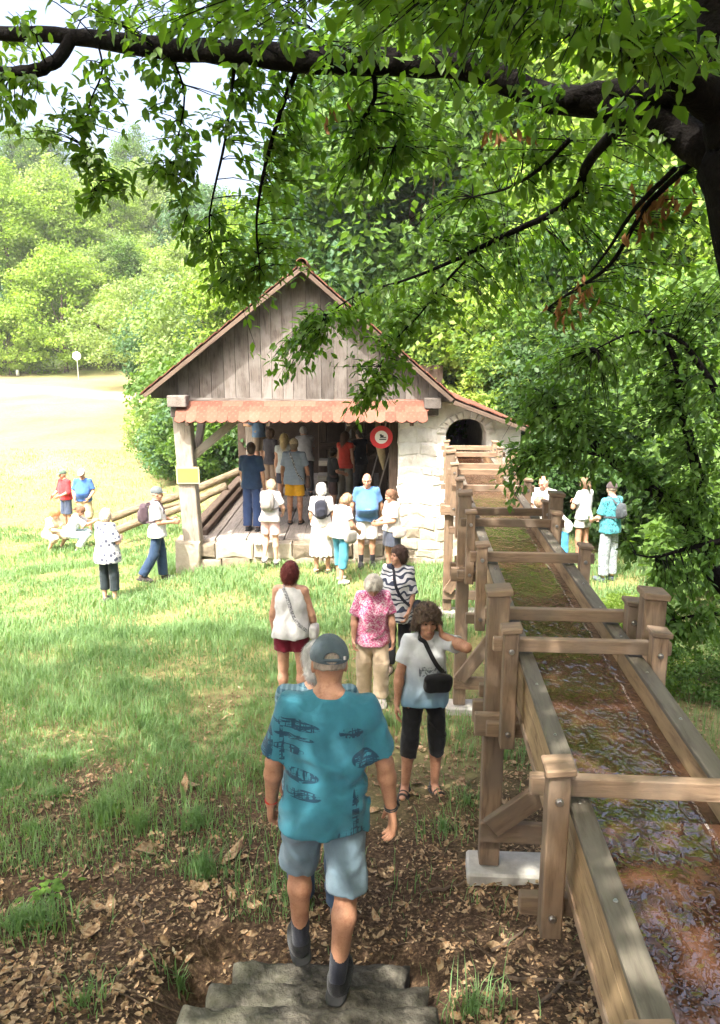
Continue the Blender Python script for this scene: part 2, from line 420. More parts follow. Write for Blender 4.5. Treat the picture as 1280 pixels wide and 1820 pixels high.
def mk_litter(n):
    t = NT(n); p = t.wpos(); f = t.noise(p, 16, 2, .6); g = t.noise(p, 90, 3)
    c = t.ramp(f, [(.28, (.06, .03, .015)), (.40, (.16, .095, .05)), (.48, (.31, .205, .115)), (.56, (.46, .345, .21)), (.63, (.36, .18, .075)), (.72, (.68, .58, .41))])
    c = t.mix(t.math('MULTIPLY', g, .5), c, (.12, .07, .03))
    t.bsdf(c, .8, None, .2); return t.m
g = obj('leaf_litter', mesh_np('leaf_litter', np.concatenate(LV), np.concatenate(LF)), keep('litter', mk_litter))
tag(g, 'brown and tan fallen leaves scattered over the bare earth', 'leaves', kind='stuff')

# ------------------------------------------------------------------ twigs and stones on the bare earth
twm = mat_plain('twig', (.13, .09, .06), .85, 30, .3, .5)
mb = MB()
for (x0, y0, x1, y1, r) in ((60,1762,330,1812,.009),(215,1745,262,1700,.012),(240,1600,265,1655,.010),(30,1728,100,1740,.006),(360,1580,420,1560,.006),(760,1590,830,1570,.012),(900,1745,1040,1752,.012),(60,1505,110,1490,.006),(880,1700,960,1640,.01),(960,1790,1040,1720,.012),(355,1668,368,1705,.006),(1190,1290,1250,1310,.01)):
    a, b = ground_at(x0, y0), ground_at(x1, y1); pts = []
    for i in range(7):
        t = i/6; p = a.lerp(b, t) + Vector((random.uniform(-.02,.02), random.uniform(-.02,.02), 0)); p.z = gz(p.x, p.y) + .012 + random.uniform(0, .012); pts.append(p)
    mb.tube(pts, [r*(1-.5*i/6) for i in range(7)], 5)
for i in range(240):
    x, y = random.uniform(-3.5, 3), random.uniform(2.6, 6.5); a = random.uniform(0, 6.28); L = random.uniform(.04, .18)
    p = [Vector((x + math.cos(a)*L*t, y + math.sin(a)*L*t + .01*math.sin(5*t), 0)) for t in (0, .5, 1)]
    for q in p: q.z = gz(q.x, q.y) + random.uniform(.004, .02)
    mb.tube(p, random.uniform(.0015, .004), 4)
tag(mb.build('twigs', twm), 'thin dry twigs lying among the fallen leaves', 'twigs', kind='stuff')

# ------------------------------------------------------------------ a small leafy weed by the hollow
q = ground_at(88, 1600); V, F, b = [], [], 0; g_ = np.random.default_rng(3)
LTw = np.array([[0,0,0],[.35,.3,.05],[.7,.24,.02],[1,0,-.12],[.7,-.24,.02],[.35,-.3,.05],[.5,0,-.02]])
for i in range(46):
    a = g_.uniform(0, 6.28); r = abs(g_.normal(0, .07)); L = g_.uniform(.035, .07); c = np.array([q.x + r*math.cos(a), q.y + r*math.sin(a), q.z + g_.uniform(.02, .12)])
    d = np.array([math.cos(a), math.sin(a), g_.uniform(-.3, .5)]); d /= np.linalg.norm(d); y_ = np.cross([0,0,1], d); y_ /= np.linalg.norm(y_); z_ = np.cross(d, y_)
    V.append(c + LTw @ np.stack([d, y_, z_])*L); F += [[b, b+6, b+1], [b+1, b+6, b+2], [b+2, b+6, b+3], [b+3, b+6, b+4], [b+4, b+6, b+5], [b+5, b+6, b]]; b += 7
weed = empty('weed', q, 0, 'small bright green weed on the bare earth beside a hollow', 'weed')
obj('foliage', mesh_np('foliage', np.concatenate(V), np.array(F)), mat_leaf('weed_leaf', (.12, .24, .04), (.20, .34, .06)), weed)
# ------------------------------------------------------------------ old stone steps down the bank
def mk_stone_step(n):
    t = NT(n); v = t.coord('Object'); a = t.noise(v, 3.2, 7, .68, .4); b = t.noise(v, 18, 6, .7)
    c = t.ramp(t.math('ADD', t.math('MULTIPLY', a, .6), t.math('MULTIPLY', b, .4)), [(.32, (.028, .025, .019)), (.45, (.075, .068, .054)), (.56, (.15, .137, .11)), (.7, (.27, .25, .21))])
    c = t.mix(t.ramp(t.noise(v, 2.0, 5, .6), [(.48, (0,0,0)), (.68, (.6,.6,.6))]), c, (.07, .075, .04))
    t.bsdf(c, .92, t.bump(t.math('ADD', a, t.math('MULTIPLY', b, .5)), 1.0, .05), .12); return t.m
stepm = keep('stone_step', mk_stone_step)
# front (downhill) edge of each slab, from the lowest: photo pixels and tread height
STEP = []
root = None
def slab(x0, x1, y0, y1, ztop, th, name, parent):
    nx, ny = 110, 44
    xs = np.linspace(x0, x1, nx); ys = np.linspace(y0, y1, ny)
    Xs, Ys = np.meshgrid(xs, ys, indexing='ij')
    ed = np.minimum(np.minimum(Xs-x0, x1-Xs), np.minimum(Ys-y0, y1-Ys))
    Xw = Xs + .07*fbm(Xs*3+ztop*9, Ys*3, 0, 3, 2); Yw = Ys + .03*fbm(Xs*2.2, Ys*3+ztop*7, 0, 3, 6) + .022*fbm(Xs*13, Ys*9, ztop*7, 3, 16)
    zz = ztop + .009*fbm(Xs*38, Ys*38, 0, 2, 41) + .014*fbm(Xs*17, Ys*17, ztop*3, 4, 22) - .035*np.clip(fbm(Xs*2.3+ztop*5, Ys*7, 0, 4, 31)-.05, 0, 1) + .026*fbm(Xs*3.5, Ys*5, ztop*11, 5, 12) - .05*np.exp(-ed/.03) - .03*np.clip(fbm(Xs*6, Ys*9, ztop*5, 3, 14), 0, 1)
    top = np.stack([Xw, Yw, zz], -1).reshape(-1, 3)
    i = np.arange(nx*ny).reshape(nx, ny)
    F = [tuple(q) for q in np.stack([i[:-1,:-1], i[1:,:-1], i[1:,1:], i[:-1,1:]], -1).reshape(-1, 4)]
    ring = list(i[:,0]) + list(i[-1,1:]) + list(i[-2::-1,-1]) + list(i[0,-2:0:-1])
    V = [tuple(p) for p in top]; b = len(V); m = len(ring)
    for lv in (1, 2, 3):
        for q in ring:
            p = top[q]; o_ = .02*float(vnoise(p[0]*7, p[1]*7, lv*1.7, 3)); V.append((p[0]+o_, p[1]+o_+.012*math.sin(lv*2), ztop - th*lv/3))
    for k in range(m):
        j = (k+1) % m; F.append((ring[j], ring[k], b+k, b+j))
        for lv in range(2): F.append((b+lv*m+j, b+lv*m+k, b+(lv+1)*m+k, b+(lv+1)*m+j))
    me = bpy.data.meshes.new(name); c = Vector(((x0+x1)/2, (y0+y1)/2, ztop)); me.from_pydata([tuple(Vector(p)-c) for p in V], [], F); me.update()
    return obj(name, me, stepm, parent, Matrix.Translation(c), True)
steps = empty('stone_steps', (-.2, 3.7, .5), 0, 'rough grey weathered stone steps going down the earth bank', 'steps')
for (zt, x0, x1, pyf, dep, th) in ((.66, -.70, .28, 1700, .50, .2), (.78, -.78, .33, 1735, .46, .22), (.90, -.87, .38, 1776, .46, .24), (1.06, -.96, .44, 1822, .46, .26), (1.24, -1.0, .48, 1905, .44, .28), (1.44, -.86, .40, 2020, .44, .3), (1.65, -.88, .42, 2200, .44, .32), (1.87, -.88, .44, 2500, .44, .34)):
    a = at_z(640, pyf, zt)
    slab(x0, x1, a.y - dep, a.y, zt, th, 'step', steps)
    STEP.append((x0, x1, a.y - dep, a.y, zt))
def step_z(x, y):
    z = gz(x, y)
    for (x0, x1, y0, y1, zt) in STEP:
        if x0 < x < x1 and y0 < y < y1: z = max(z, zt)
    return z
# ------------------------------------------------------------------ the old sawmill
FY = 13.8                                  # plane of the front wall
greyw = mat_wood('weathered_board', (.115, .100, .088), (.028, .024, .021), 16, .85, .36, .9, (.17, .157, .145))
oakw = mat_wood('weathered_oak', (.27, .235, .195), (.08, .064, .05), 12, .85, .15, .8, (.33, .30, .265))
floorw = mat_wood('floor_board', (.30, .27, .24), (.14, .12, .10), 12, .85, .16, .4)
darkw = mat_wood('dark_timber', (.11, .08, .06), (.045, .032, .025), 12, .85, .2, .4)
def mk_tile(n):
    t = NT(n); v = t.coord('Object'); r = t.rnd(); a = t.noise(v, 9, 5, .6)
    c = t.ramp(t.math('ADD', t.math('ADD', t.math('MULTIPLY', r, .42), .12), t.math('MULTIPLY', a, .35)), [(.15, (.085, .032, .022)), (.45, (.135, .054, .037)), (.7, (.17, .076, .053)), (.9, (.23, .13, .10))])
    c = t.mix(t.ramp(t.noise(v, 24, 5), [(.55, (0,0,0)), (.75, (.55,.55,.55))]), c, (.16, .12, .09))
    t.bsdf(c, .85, t.bump(a, .4, .004), .2); return t.m
tilem = keep('clay_tile', mk_tile)
def mk_wash(n):
    t = NT(n); v = t.wpos(); r = t.rnd(); a = t.noise(v, 5, 6, .65); b = t.noise(v, 1.4, 4, .6); d = t.noise(v, 28, 5, .7)
    sep = t.n('ShaderNodeSeparateXYZ'); t.put(sep.inputs[0], v)
    c = t.ramp(a, [(.3, (.50, .47, .43)), (.5, (.68, .66, .62)), (.7, (.78, .77, .74))])
    bare = t.ramp(t.math('ADD', t.math('MULTIPLY', r, .4), t.math('MULTIPLY', d, .6)), [(.3, (.26, .22, .17)), (.55, (.42, .37, .30)), (.75, (.54, .49, .41))])
    mr = t.n('ShaderNodeMapRange'); t.put(mr.inputs[0], t.math('ADD', sep.outputs[2], t.math('MULTIPLY', t.math('SUBTRACT', b, .5), 2.4))); mr.inputs[1].default_value = .75; mr.inputs[2].default_value = 1.25; mr.interpolation_type = 'SMOOTHSTEP'
    c = t.mix(mr.outputs[0], bare, c)                      # blends to browner, darker stone tones towards the lowest courses
    t.bsdf(c, .95, t.bump(t.math('ADD', a, t.math('MULTIPLY', d, .6)), .7, .02), .1); return t.m
washm = keep('limewashed_stone', mk_wash)
stonem = keep('field_stone', lambda n: (lambda t: (t.bsdf(t.ramp(t.math('ADD', t.math('MULTIPLY', t.rnd(), .45), t.math('MULTIPLY', t.noise(t.coord('Object'), 8, 6, .65), .55)), [(.25, (.15, .125, .092)), (.5, (.28, .245, .19)), (.75, (.40, .36, .295))]), .95, t.bump(t.noise(t.coord('Object'), 14, 6, .7), .9, .02), .1), t.m)[1])(NT(n)))
mortarm = mat_plain('mortar', (.50, .45, .38), .95, 12, .25, .8, .1)
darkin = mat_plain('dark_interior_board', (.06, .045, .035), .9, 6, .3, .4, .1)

mill = empty('sawmill', (-.5, FY, 0), 0, 'old timber sawmill with grey board gable, tiled awning and whitewashed stone wall', 'building')
XL, XR0, XR = -3.80, 1.66, 3.02            # left eave, slope change, right eave
RX, RZ = -.98, 5.36; ZL, ZM, ZR = 3.2, 3.12, 2.60
BY = 22.4                                  # back of the building
def roof_z(x):
    return float(np.interp(x, [XL, RX, XR0, XR], [ZL, RZ, ZM, ZR]))
# --- stone wall right of the opening
wall = part_empty('stone_wall', mill)
AX0, AX1, AZ0, AZS, AZT = 1.56, 2.30, 1.72, 2.45, 2.72     # arch: sides, sill, springing, crown
to3 = lambda u, v, d: Vector((u, d, v))
WX0, WX1 = .70, 2.92
mb = MB(); N = 40
def wtop(x): return roof_z(x) - .10
def arch(x): 
    t = (x - (AX0+AX1)/2) / ((AX1-AX0)/2); return AZS + (AZT-AZS)*math.sqrt(max(0, 1 - t*t))
xs = list(np.linspace(WX0, AX0, 6)) + list(np.linspace(AX0, AX1, 13))[1:] + list(np.linspace(AX1, WX1, 6))[1:]
for a, b in zip(xs[:-1], xs[1:]):
    m = (a+b)/2
    def col(z0a, z0b, z1a, z1b):
        f0 = FY-.006; v = [(a, f0, z0a), (b, f0, z0b), (b, f0, z1b), (a, f0, z1a)]; v2 = [(x, FY+.5, z) for x, _, z in v]
        mb.add(v+v2, [(0,1,2,3), (7,6,5,4), (0,4,5,1), (3,2,6,7), (0,3,7,4), (1,5,6,2)])
    lim = 3.08 if m < XR0 else 9
    if AX0 < m < AX1: col(-.3, -.3, AZ0, AZ0); col(arch(a), arch(b), min(lim, wtop(a)), min(lim, wtop(b)))
    else: col(-.3, -.3, min(lim, wtop(a)), min(lim, wtop(b)))
mb.build('mortar_core', washm, wall)
z = -.12
sl = (ZR - ZM) / (XR - XR0)
while z < 3.0:
    h = random.uniform(.13, .27); x = WX0 - random.uniform(0, .1)
    while x < WX1:
        wd = random.uniform(.2, .55); x1 = x + wd
        if WX1 - x1 < .15: x1 = WX1
        segs = [(max(x, WX0 - .01), x1)]; zm = z + h/2
        if AZ0 - .06 < zm < AZT + .16:
            hw = (AX1-AX0)/2 + .14 if zm > AZS - .08 else (AX1-AX0)/2
            ca = (AX0+AX1)/2; l, r_ = ca-hw, ca+hw
            if zm < AZS - .08: l, r_ = AX0, AX1
            out = []
            for s0, s1 in segs:
                if s1 <= l or s0 >= r_: out.append((s0, s1))
                else:
                    if s0 < l: out.append((s0, l))
                    if s1 > r_: out.append((r_, s1))
            segs = out
        for s0, s1 in segs:
            if s1 - s0 < .05: continue
            g_ = .008; J = lambda: random.uniform(-.022, .022)
            poly = [(s0+g_+J()*.5, z+g_+J()), ((s0+s1)/2, z+g_+J()), (s1-g_+J()*.5, z+g_+J()), (s1-g_+J()*.5, z+h-g_+J()), ((s0+s1)/2, z+h-g_+J()), (s0+g_+J()*.5, z+h-g_+J())]
            poly = [(pu + .02*math.sin(pv*9+pu*5), pv + .025*math.sin(pu*7+1)) for pu, pv in poly]
            poly = clip_poly(poly, -sl, 1, ZM - .12 - sl*XR0)
            if poly: poly = clip_poly(poly, 0, 1, 3.06)
            if len(poly) < 3 or max(p[1] for p in poly) - min(p[1] for p in poly) < .04: continue
            m_ = prism(poly, to3, FY+.05, FY - random.uniform(.008, .030), .016, .014)
            m_.build('stone', washm, wall)
        x = x1
    z += h
for k in range(11):                                           # voussoirs over the arch
    t0, t1 = math.pi*(k+.06)/11, math.pi*(k+.94)/11; ca, hw = (AX0+AX1)/2, (AX1-AX0)/2; rv = AZT-AZS
    e = lambda t, s: (ca - math.cos(t)*(hw+s), AZS + math.sin(t)*(rv+s*1.0))
    prism([e(t0, .0), e(t1, .0), e(t1, .15+random.uniform(-.03,.03)), e(t0, .15+random.uniform(-.03,.03))], to3, FY+.35, FY-random.uniform(.03,.06), .012, .01).build('arch_stone', washm, wall)
# --- side and back of the house
MB().box((2.72, (FY+BY)/2+.25, 1.15), (.36, BY-FY-.55, 2.6)).build('side_wall', mortarm, mill)
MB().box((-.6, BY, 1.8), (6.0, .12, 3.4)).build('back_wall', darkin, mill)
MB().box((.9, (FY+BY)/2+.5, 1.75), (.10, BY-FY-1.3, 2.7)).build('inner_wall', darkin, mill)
# --- platform of stones with the plank floor
plat = part_empty('stone_platform', mill)
MB().box((-1.2, (FY+BY)/2+.10, .02), (3.95, BY-FY-.24, .62)).build('rubble_core', mortarm, plat)
x = -3.2
for row, (z0, z1) in enumerate(((-.22, .10), (.10, .38))):
    x = -3.24
    while x < .74:
        wd = random.uniform(.28, .75); x1 = min(.76, x+wd); J = lambda: random.uniform(-.03, .03)
        if .76 - x1 < .12: x1 = .76
        zt = z1 + (random.uniform(-.02, .015) if row else J()); 
        poly = [(x+.01, z0+J()), ((x+x1)/2, z0+J()), (x1-.01, z0+J()), (x1-.012, zt+J()*.4), ((x+x1)/2, zt+J()*.3), (x+.012, zt+J()*.4)]
        prism(poly, to3, FY+.28, FY + .03 - random.uniform(0, .06), .025, .02).build('stone', stonem, plat)
        x = x1
prism([(-3.46,-.3),(-3.0,-.3),(-2.98,.44),(-3.44,.46)], to3, FY+.36, FY-.12, .03, .02).build('corner_stone', stonem, plat)
fl = part_empty('plank_floor', mill); x = -3.06; k = 0
while x < .72:
    wd = random.uniform(.26, .46); x1 = min(.74, x+wd)
    timber('plank', ((x+x1)/2 + random.uniform(-.01,.01), FY + .26 + random.uniform(-.05,.05), .385), ((x+x1)/2, 21.9, .385), x1-x-.014, .07, floorw, fl, jit=.004, bev=.006); x = x1
timber('edge_beam', (-3.22, FY+.5, .50), (-3.22, 22, .52), .20, .20, darkw, mill, bev=.02)
timber('kerb_beam', (-3.02, FY+.5, .47), (-3.02, 22, .47), .12, .12, darkw, mill, bev=.01)
# --- posts, plates, braces
def post(x, y, z0, z1, wd, m, lean=(0, 0), name='post'):
    return timber(name, (x, y, z0), (x+lean[0], y+lean[1], z1), wd, wd, m, mill, up=(0,1,0), bev=.015, jit=.006)
post(-3.14, FY+.10, .42, 3.0, .31, oakw, (-.10, 0))
post(-3.02, 21.2, .45, 3.1, .30, oakw)
post(-3.05, 17.6, 2.6, 3.1, .2, darkw)
post(.62, FY+.2, .4, 3.0, .16, darkw)
post(.55, 18.0, .4, 3.1, .2, darkw); post(-1.1, 21.8, .4, 3.1, .2, darkw)
timber('brace', (-3.08, FY+.16, 2.02), (-2.2, FY+.16, 2.74), .15, .15, oakw, mill, up=(0,1,0), bev=.01)
timber('brace', (-3.06, FY+.3, 2.0), (-3.06, FY+1.2, 2.8), .13, .13, oakw, mill, bev=.01)
timber('front_beam', (-3.3, FY+.1, 2.86), (1.05, FY+.1, 2.88), .26, .26, darkw, mill, bev=.01)
timber('wall_plate', (-3.2, FY-.32, 2.86), (-3.2, BY, 2.86), .30, .17, greyw, mill, bev=.012)
timber('wall_plate', (-3.2, FY-.46, 3.06), (-3.2, BY, 3.06), .33, .20, greyw, mill, bev=.012)
timber('wall_plate', (1.28, FY-.20, 2.86), (1.28, FY+.3, 2.86), .24, .14, greyw, mill, bev=.012)
timber('wall_plate', (1.28, FY-.40, 3.02), (1.28, BY, 3.02), .30, .19, greyw, mill, bev=.012)
for y in (16.2, 18.6, 21.0):
    timber('tie_beam', (-3.2, y, 3.02), (1.3, y, 3.02), .18, .2, darkw, mill, bev=.01)
# --- gable of upright boards
gab = part_empty('board_gable', mill); GY = FY - .16; x = -3.72
while x < 1.72:
    wd = random.uniform(.17, .27); x1 = min(x+wd, 1.74)
    zb = 3.10 + (x+3.7)*-.014 + random.uniform(-.006, .006)
    poly = [(x+.003, zb), (x1-.003, zb), (x1-.003, roof_z(x1)-.075), (x+.003, roof_z(x)-.075)]
    if x < RX < x1: poly = [(x+.003, zb), (x1-.003, zb), (x1-.003, roof_z(x1)-.075), (RX, RZ-.075), (x+.003, roof_z(x)-.075)]
    if min(p[1] for p in poly[2:]) > zb + .015:
        off = random.choice((0, 0, .006, .012))
        me_ = prism([(p[1], -p[0]) for p in poly], lambda u, v, d: Vector((u, v, d)), 0, .028+off, .004, .001).mesh('plank')
        M = Matrix(((0,-1,0,0), (0,0,-1,GY+.03), (1,0,0,0), (0,0,0,1)))
        obj('plank', me_, greyw, gab, M)
    x = x1
timber('sill_board', (-3.3, GY-.012, 3.085), (1.2, GY-.012, 3.03), .03, .05, greyw, gab, bev=.004)
# --- roof: slabs, verge boards, tiles
roof = part_empty('roof', mill); RF = FY - .48
def tile_mesh(wd, L, th, tip=.35, name='roof_tile'):
    """beaver-tail tile: local X across, Y down the slope, Z out"""
    y1 = L; p = [(-wd/2, 0), (wd/2, 0), (wd/2, y1 - wd*tip*.8), (wd*.28, y1 - wd*tip*.25), (0, y1), (-wd*.28, y1 - wd*tip*.25), (-wd/2, y1 - wd*tip*.8)]
    mb = MB(); n = len(p); mb.add([(a, b, 0) for a, b in p] + [(a, b, th) for a, b in p], [tuple(reversed(range(n))), tuple(range(n, 2*n))] + [(i, (i+1) % n, n+(i+1) % n, n+i) for i in range(n)])
    return mb.mesh(name)
TM = tile_mesh(.176, .30, .016); TM.materials.append(tilem)
def slope_frame(x0, z0, x1, z1, y):
    """origin at top of the slope; local Y runs down the slope, X along the ridge, Z out"""
    d = Vector((x1-x0, 0, z1-z0)).normalized(); Xa = Vector((0, 1, 0)); Yv = d; Zv = Xa.cross(Yv)
    if Zv.z < 0: Xa = -Xa; Zv = Xa.cross(Yv)
    M = Matrix((Xa, Yv, Zv)).transposed().to_4x4(); M.translation = Vector((x0, y, z0)); return M
stuffV, stuffF = [], []
for (x0, z0, x1, z1) in ((RX, RZ, XL, ZL), (RX, RZ, XR0, ZM), (XR0, ZM-.01, XR, ZR)):
    M0 = slope_frame(x0, z0, x1, z1, 0); L = math.hypot(x1-x0, z1-z0); sg = 1 if M0[1][0] > 0 else -1
    # boarding under the tiles
    mb = MB(); mb.box((sg*(RF+BY+.3)/2, L/2, -.05), (BY+.3-RF, L, .03)); mb.build('roof_boarding', darkw, roof, M0)
    timber('verge_board', M0 @ Vector((sg*(RF-.012), 0.0, -.070)), M0 @ Vector((sg*(RF-.012), L-.01, -.070)), .03, .07, darkw, roof, up=M0.to_3x3() @ Vector((0,0,1)), bev=.004)
    rows = int((L) / .155)
    for r_ in range(rows+1):
        yy = min(r_*.155, L - .24); tl = Matrix.Rotation(-.055, 4, 'X')
        nc = int((BY + .3 - RF) / .18)
        for c in range(nc):
            yw = RF + .07 + c*.18 + (.09 if r_ % 2 else 0)
            Mt = M0 @ Matrix.Translation((sg*yw, yy + random.uniform(-.006, .006), .002 + random.uniform(0, .004))) @ tl @ Matrix.Rotation(random.uniform(-.012, .012), 4, 'Z')
            if c < 2: link(bpy.data.objects.new('roof_tile', TM), roof, Mt)
            else: stuffV.append(Mt)
tv = np.array([v.co[:] for v in TM.vertices]); polys = [tuple(p.vertices) for p in TM.polygons]
allV = []; allF = []
for i, Mt in enumerate(stuffV):
    m = np.array(Mt); allV.append(tv @ m[:3,:3].T + m[:3,3])
nV = len(tv); VV = np.concatenate(allV); me = bpy.data.meshes.new('roof_tiling')
quad = []
for p in polys:
    for k in range(1, len(p)-1): quad.append((p[0], p[k], p[k+1]))
quad = np.array(quad); FF = (np.arange(len(stuffV))*nV)[:,None,None] + quad[None]
o = obj('roof_tiling', mesh_np('roof_tiling', VV, FF.reshape(-1,3)), tilem, roof); o['kind'] = 'stuff'
def ridge_cap(y):
    mb = MB(); pts = []; n = 8
    for yy, r_ in ((0, .105), (.36, .125)):
        for k in range(n): a = math.pi*(-.08 + 1.16*k/(n-1)); pts.append((math.cos(a)*r_, yy, math.sin(a)*r_))
    for yy, r_ in ((0, .09), (.36, .11)):
        for k in range(n): a = math.pi*(-.08 + 1.16*k/(n-1)); pts.append((math.cos(a)*r_, yy, math.sin(a)*r_))
    f = []
    for k in range(n-1): f += [(k, k+1, n+k+1, n+k), (2*n+k, 3*n+k, 3*n+k+1, 2*n+k+1), (k, 2*n+k, 2*n+k+1, k+1), (n+k, n+k+1, 3*n+k+1, 3*n+k)]
    f += [(0, n, 3*n, 2*n), (n-1, 3*n-1, 4*n-1, 2*n-1)]
    return mb.add(pts, f).mesh('ridge_tile')
RM = ridge_cap(0); RM.materials.append(tilem); RM.polygons.foreach_set('use_smooth', [True]*len(RM.polygons))
y = RF - .04
while y < BY: link(bpy.data.objects.new('ridge_tile', RM), roof, Matrix.Translation((RX, y, RZ-.02)) @ Matrix.Rotation(-.03, 4, 'X')); y += .31
# --- tiled awning over the opening
aw = part_empty('awning', mill)
a0, a1 = Vector((0, FY-.18, 3.04)), Vector((0, FY-.66, 2.70)); L = (a1-a0).length
Yv = (a1-a0).normalized(); Xa = Vector((1,0,0)); Zv = Xa.cross(Yv)
if Zv.z < 0: Xa = -Xa; Zv = Xa.cross(Yv)
MA = Matrix((Xa, Yv, Zv)).transposed().to_4x4(); MA.translation = a0; sg = 1 if Xa.x > 0 else -1
AM = tile_mesh(.182, .27, .017, .42, 'awning_tile'); AM.materials.append(tilem)
MB().box((sg*-1.13, L/2-.03, -.03), (4.1, L-.06, .025)).build('awning_board', darkw, aw, MA)
for r_ in range(4):
    for c in range(24):
        xw = -3.12 + c*.183 - (.05 if r_ == 3 else .02 if r_ == 2 else 0) + (.045 if r_ % 2 else 0)
        link(bpy.data.objects.new('awning_tile', AM), aw, MA @ Matrix.Translation((sg*xw, -.13 + r_*.145 + random.uniform(-.006,.006), .004 + random.uniform(0,.006))) @ Matrix.Rotation(-.085 + random.uniform(-.02,.02), 4, 'X') @ Matrix.Rotation(random.uniform(-.02,.02), 4, 'Z'))
for x in (-3.0, -1.6, -.2, .9):
    timber('awning_bracket', (x, FY-.03, 2.80), (x, FY-.6, 2.68), .07, .08, darkw, aw)

# ------------------------------------------------------------------ things in and on the mill
# round no smoking sign
def disc(c, r0, r1, y0, y1, n=40):
    mb = MB(); v = []
    for r_, y_ in ((r1, y1), (r1, y0), (r0, y0), (r0, y1)):
        v += [(c[0]+math.cos(2*math.pi*k/n)*r_, y_, c[1]+math.sin(2*math.pi*k/n)*r_) for k in range(n)]
    f = []
    for q in range(4):
        for k in range(n): f.append((q*n+k, q*n+(k+1) % n, ((q+1) % 4)*n+(k+1) % n, ((q+1) % 4)*n+k))
    return mb.add(v, f)
redm = mat_plain('sign_red', (.50, .035, .04), .45, 6, .12, .05); whitem = mat_plain('sign_white', (.72, .70, .66), .5, 6, .06, .05); blackm = mat_plain('sign_black', (.02, .02, .022), .5)
sc_ = at_y(678, 777, FY-.12); SX, SZ = sc_.x, sc_.z; SY = FY - .12
sg_ = empty('no_smoking_sign', (SX, SY, SZ-.21), 0, 'round red ringed no smoking sign hanging under the awning', 'sign')
disc((SX, SZ), .118, .205, SY-.012, SY+.012).build('red_ring', redm, sg_)
disc((SX, SZ), .001, .120, SY-.008, SY+.008).build('white_face', whitem, sg_)
mb = MB()
mb.box((SX+.025, SY-.010, SZ-.038), (.125, .006, .020)); mb.box((SX+.03, SY-.010, SZ-.002), (.115, .006, .016))
mb.box((SX+.01, SY-.010, SZ+.022), (.06, .006, .03)); mb.box((SX-.012, SY-.0105, SZ+.04), (.035, .006, .03))
mb.build('pictogram', blackm, sg_)
MB().tube([(SX, SY, SZ+.20), (SX, SY, 2.75)], .004, 5).build('hanger', blackm, sg_)
# pale yellow notice on the corner post
yellowm = mat_plain('notice_yellow', (.52, .38, .07), .6, 5, .05, .03); palem = mat_plain('notice_margin', (.50, .44, .24), .6, 5, .04, .03)
c = at_y(334, 845, FY-.10)
no = empty('notice_board', (c.x, FY-.10, c.z-.16), 0, 'pale yellow notice fixed to the corner post of the mill', 'sign')
MB().box((c.x, FY-.09, c.z), (.42, .02, .31)).build('board', palem, no)
MB().box((c.x, FY-.103, c.z), (.37, .006, .25)).build('yellow_sheet', yellowm, no)
# log rails leading to the mill floor
def mk_log(n):
    t = NT(n); v = t.coord('Object', (1, 5, 5)); a = t.noise(v, 6, 6, .65)
    t.bsdf(t.ramp(a, [(.3, (.08, .06, .04)), (.5, (.17, .135, .09)), (.7, (.26, .22, .155))]), .9, t.bump(a, .9, .02), .1); return t.m
logm = keep('peeled_log', mk_log)
def log(a, b, r, label):
    a, b = Vector(a), Vector(b); M = frame_x(a, b); L = (b-a).length; n = 12
    pts = [Vector((-L/2 + L*i/n, .04*math.sin(i*.8), .03*math.sin(i*.55+1))) for i in range(n+1)]
    mb = MB().tube(pts, [r*(1+.08*math.sin(i*1.7)) for i in range(n+1)], 12, True, .08)
    return tag(mb.build('log_rail', logm, None, M, True), label, 'log')
log((-6.35, 18.9, -.30), (-3.05, 20.3, .78), .10, 'longer weathered log rail rising to the rear post of the mill')
log((-5.75, 17.5, -.28), (-3.22, 18.2, .66), .095, 'shorter weathered log rail resting on the edge beam of the mill floor')
log((-4.9, 17.9, .10), (-3.35, 18.7, .62), .05, 'thin weathered pole lying between the two log rails')
# the frame saw and its carriage, in the gloom
saw = empty('frame_saw', (-.35, 19.3, .42), 0, 'dark timber frame saw with blade standing inside the mill', 'saw')
for x in (-.95, .25): timber('upright', (x, 19.3, .42), (x, 19.3, 3.0), .2, .2, darkw, saw, up=(0,1,0))
timber('crosshead', (-1.0, 19.25, 2.6), (.3, 19.25, 2.6), .2, .24, darkw, saw); timber('crosshead', (-1.0, 19.2, 1.55), (.3, 19.2, 1.55), .16, .18, darkw, saw)
steelm = mat_plain('old_steel', (.30, .29, .28), .45, 12, .3, .3, .5, .8)
MB().box((-.3, 19.2, 2.05), (.16, .004, 1.0)).build('blade', steelm, saw)
whl = disc((.10, 1.75), .42, .52, 18.8, 18.9, 28); whl.build('drive_wheel', darkw, saw)
for k in range(4):
    a = math.pi*k/4; timber('spoke', (.10-.45*math.cos(a), 18.85, 1.75-.45*math.sin(a)), (.10+.45*math.cos(a), 18.85, 1.75+.45*math.sin(a)), .05, .06, darkw, saw)
palew = mat_wood('pale_sawn', (.48, .45, .39), (.30, .26, .21), 10, .8, .1, .2)
car = empty('saw_carriage', (-.75, 17.2, .42), 0, 'pale sawn boards stepped up on the saw carriage inside the mill', 'carriage')
for k in range(4): timber('board', (-.98, 16.3+k*.6, .52+k*.26), (-.55, 16.3+k*.6, .52+k*.26), .5, .12, palew, car)
for x in (-1.05, -.48): timber('runner', (x, 15.9, .47), (x, 20.6, .47), .1, .12, darkw, car)
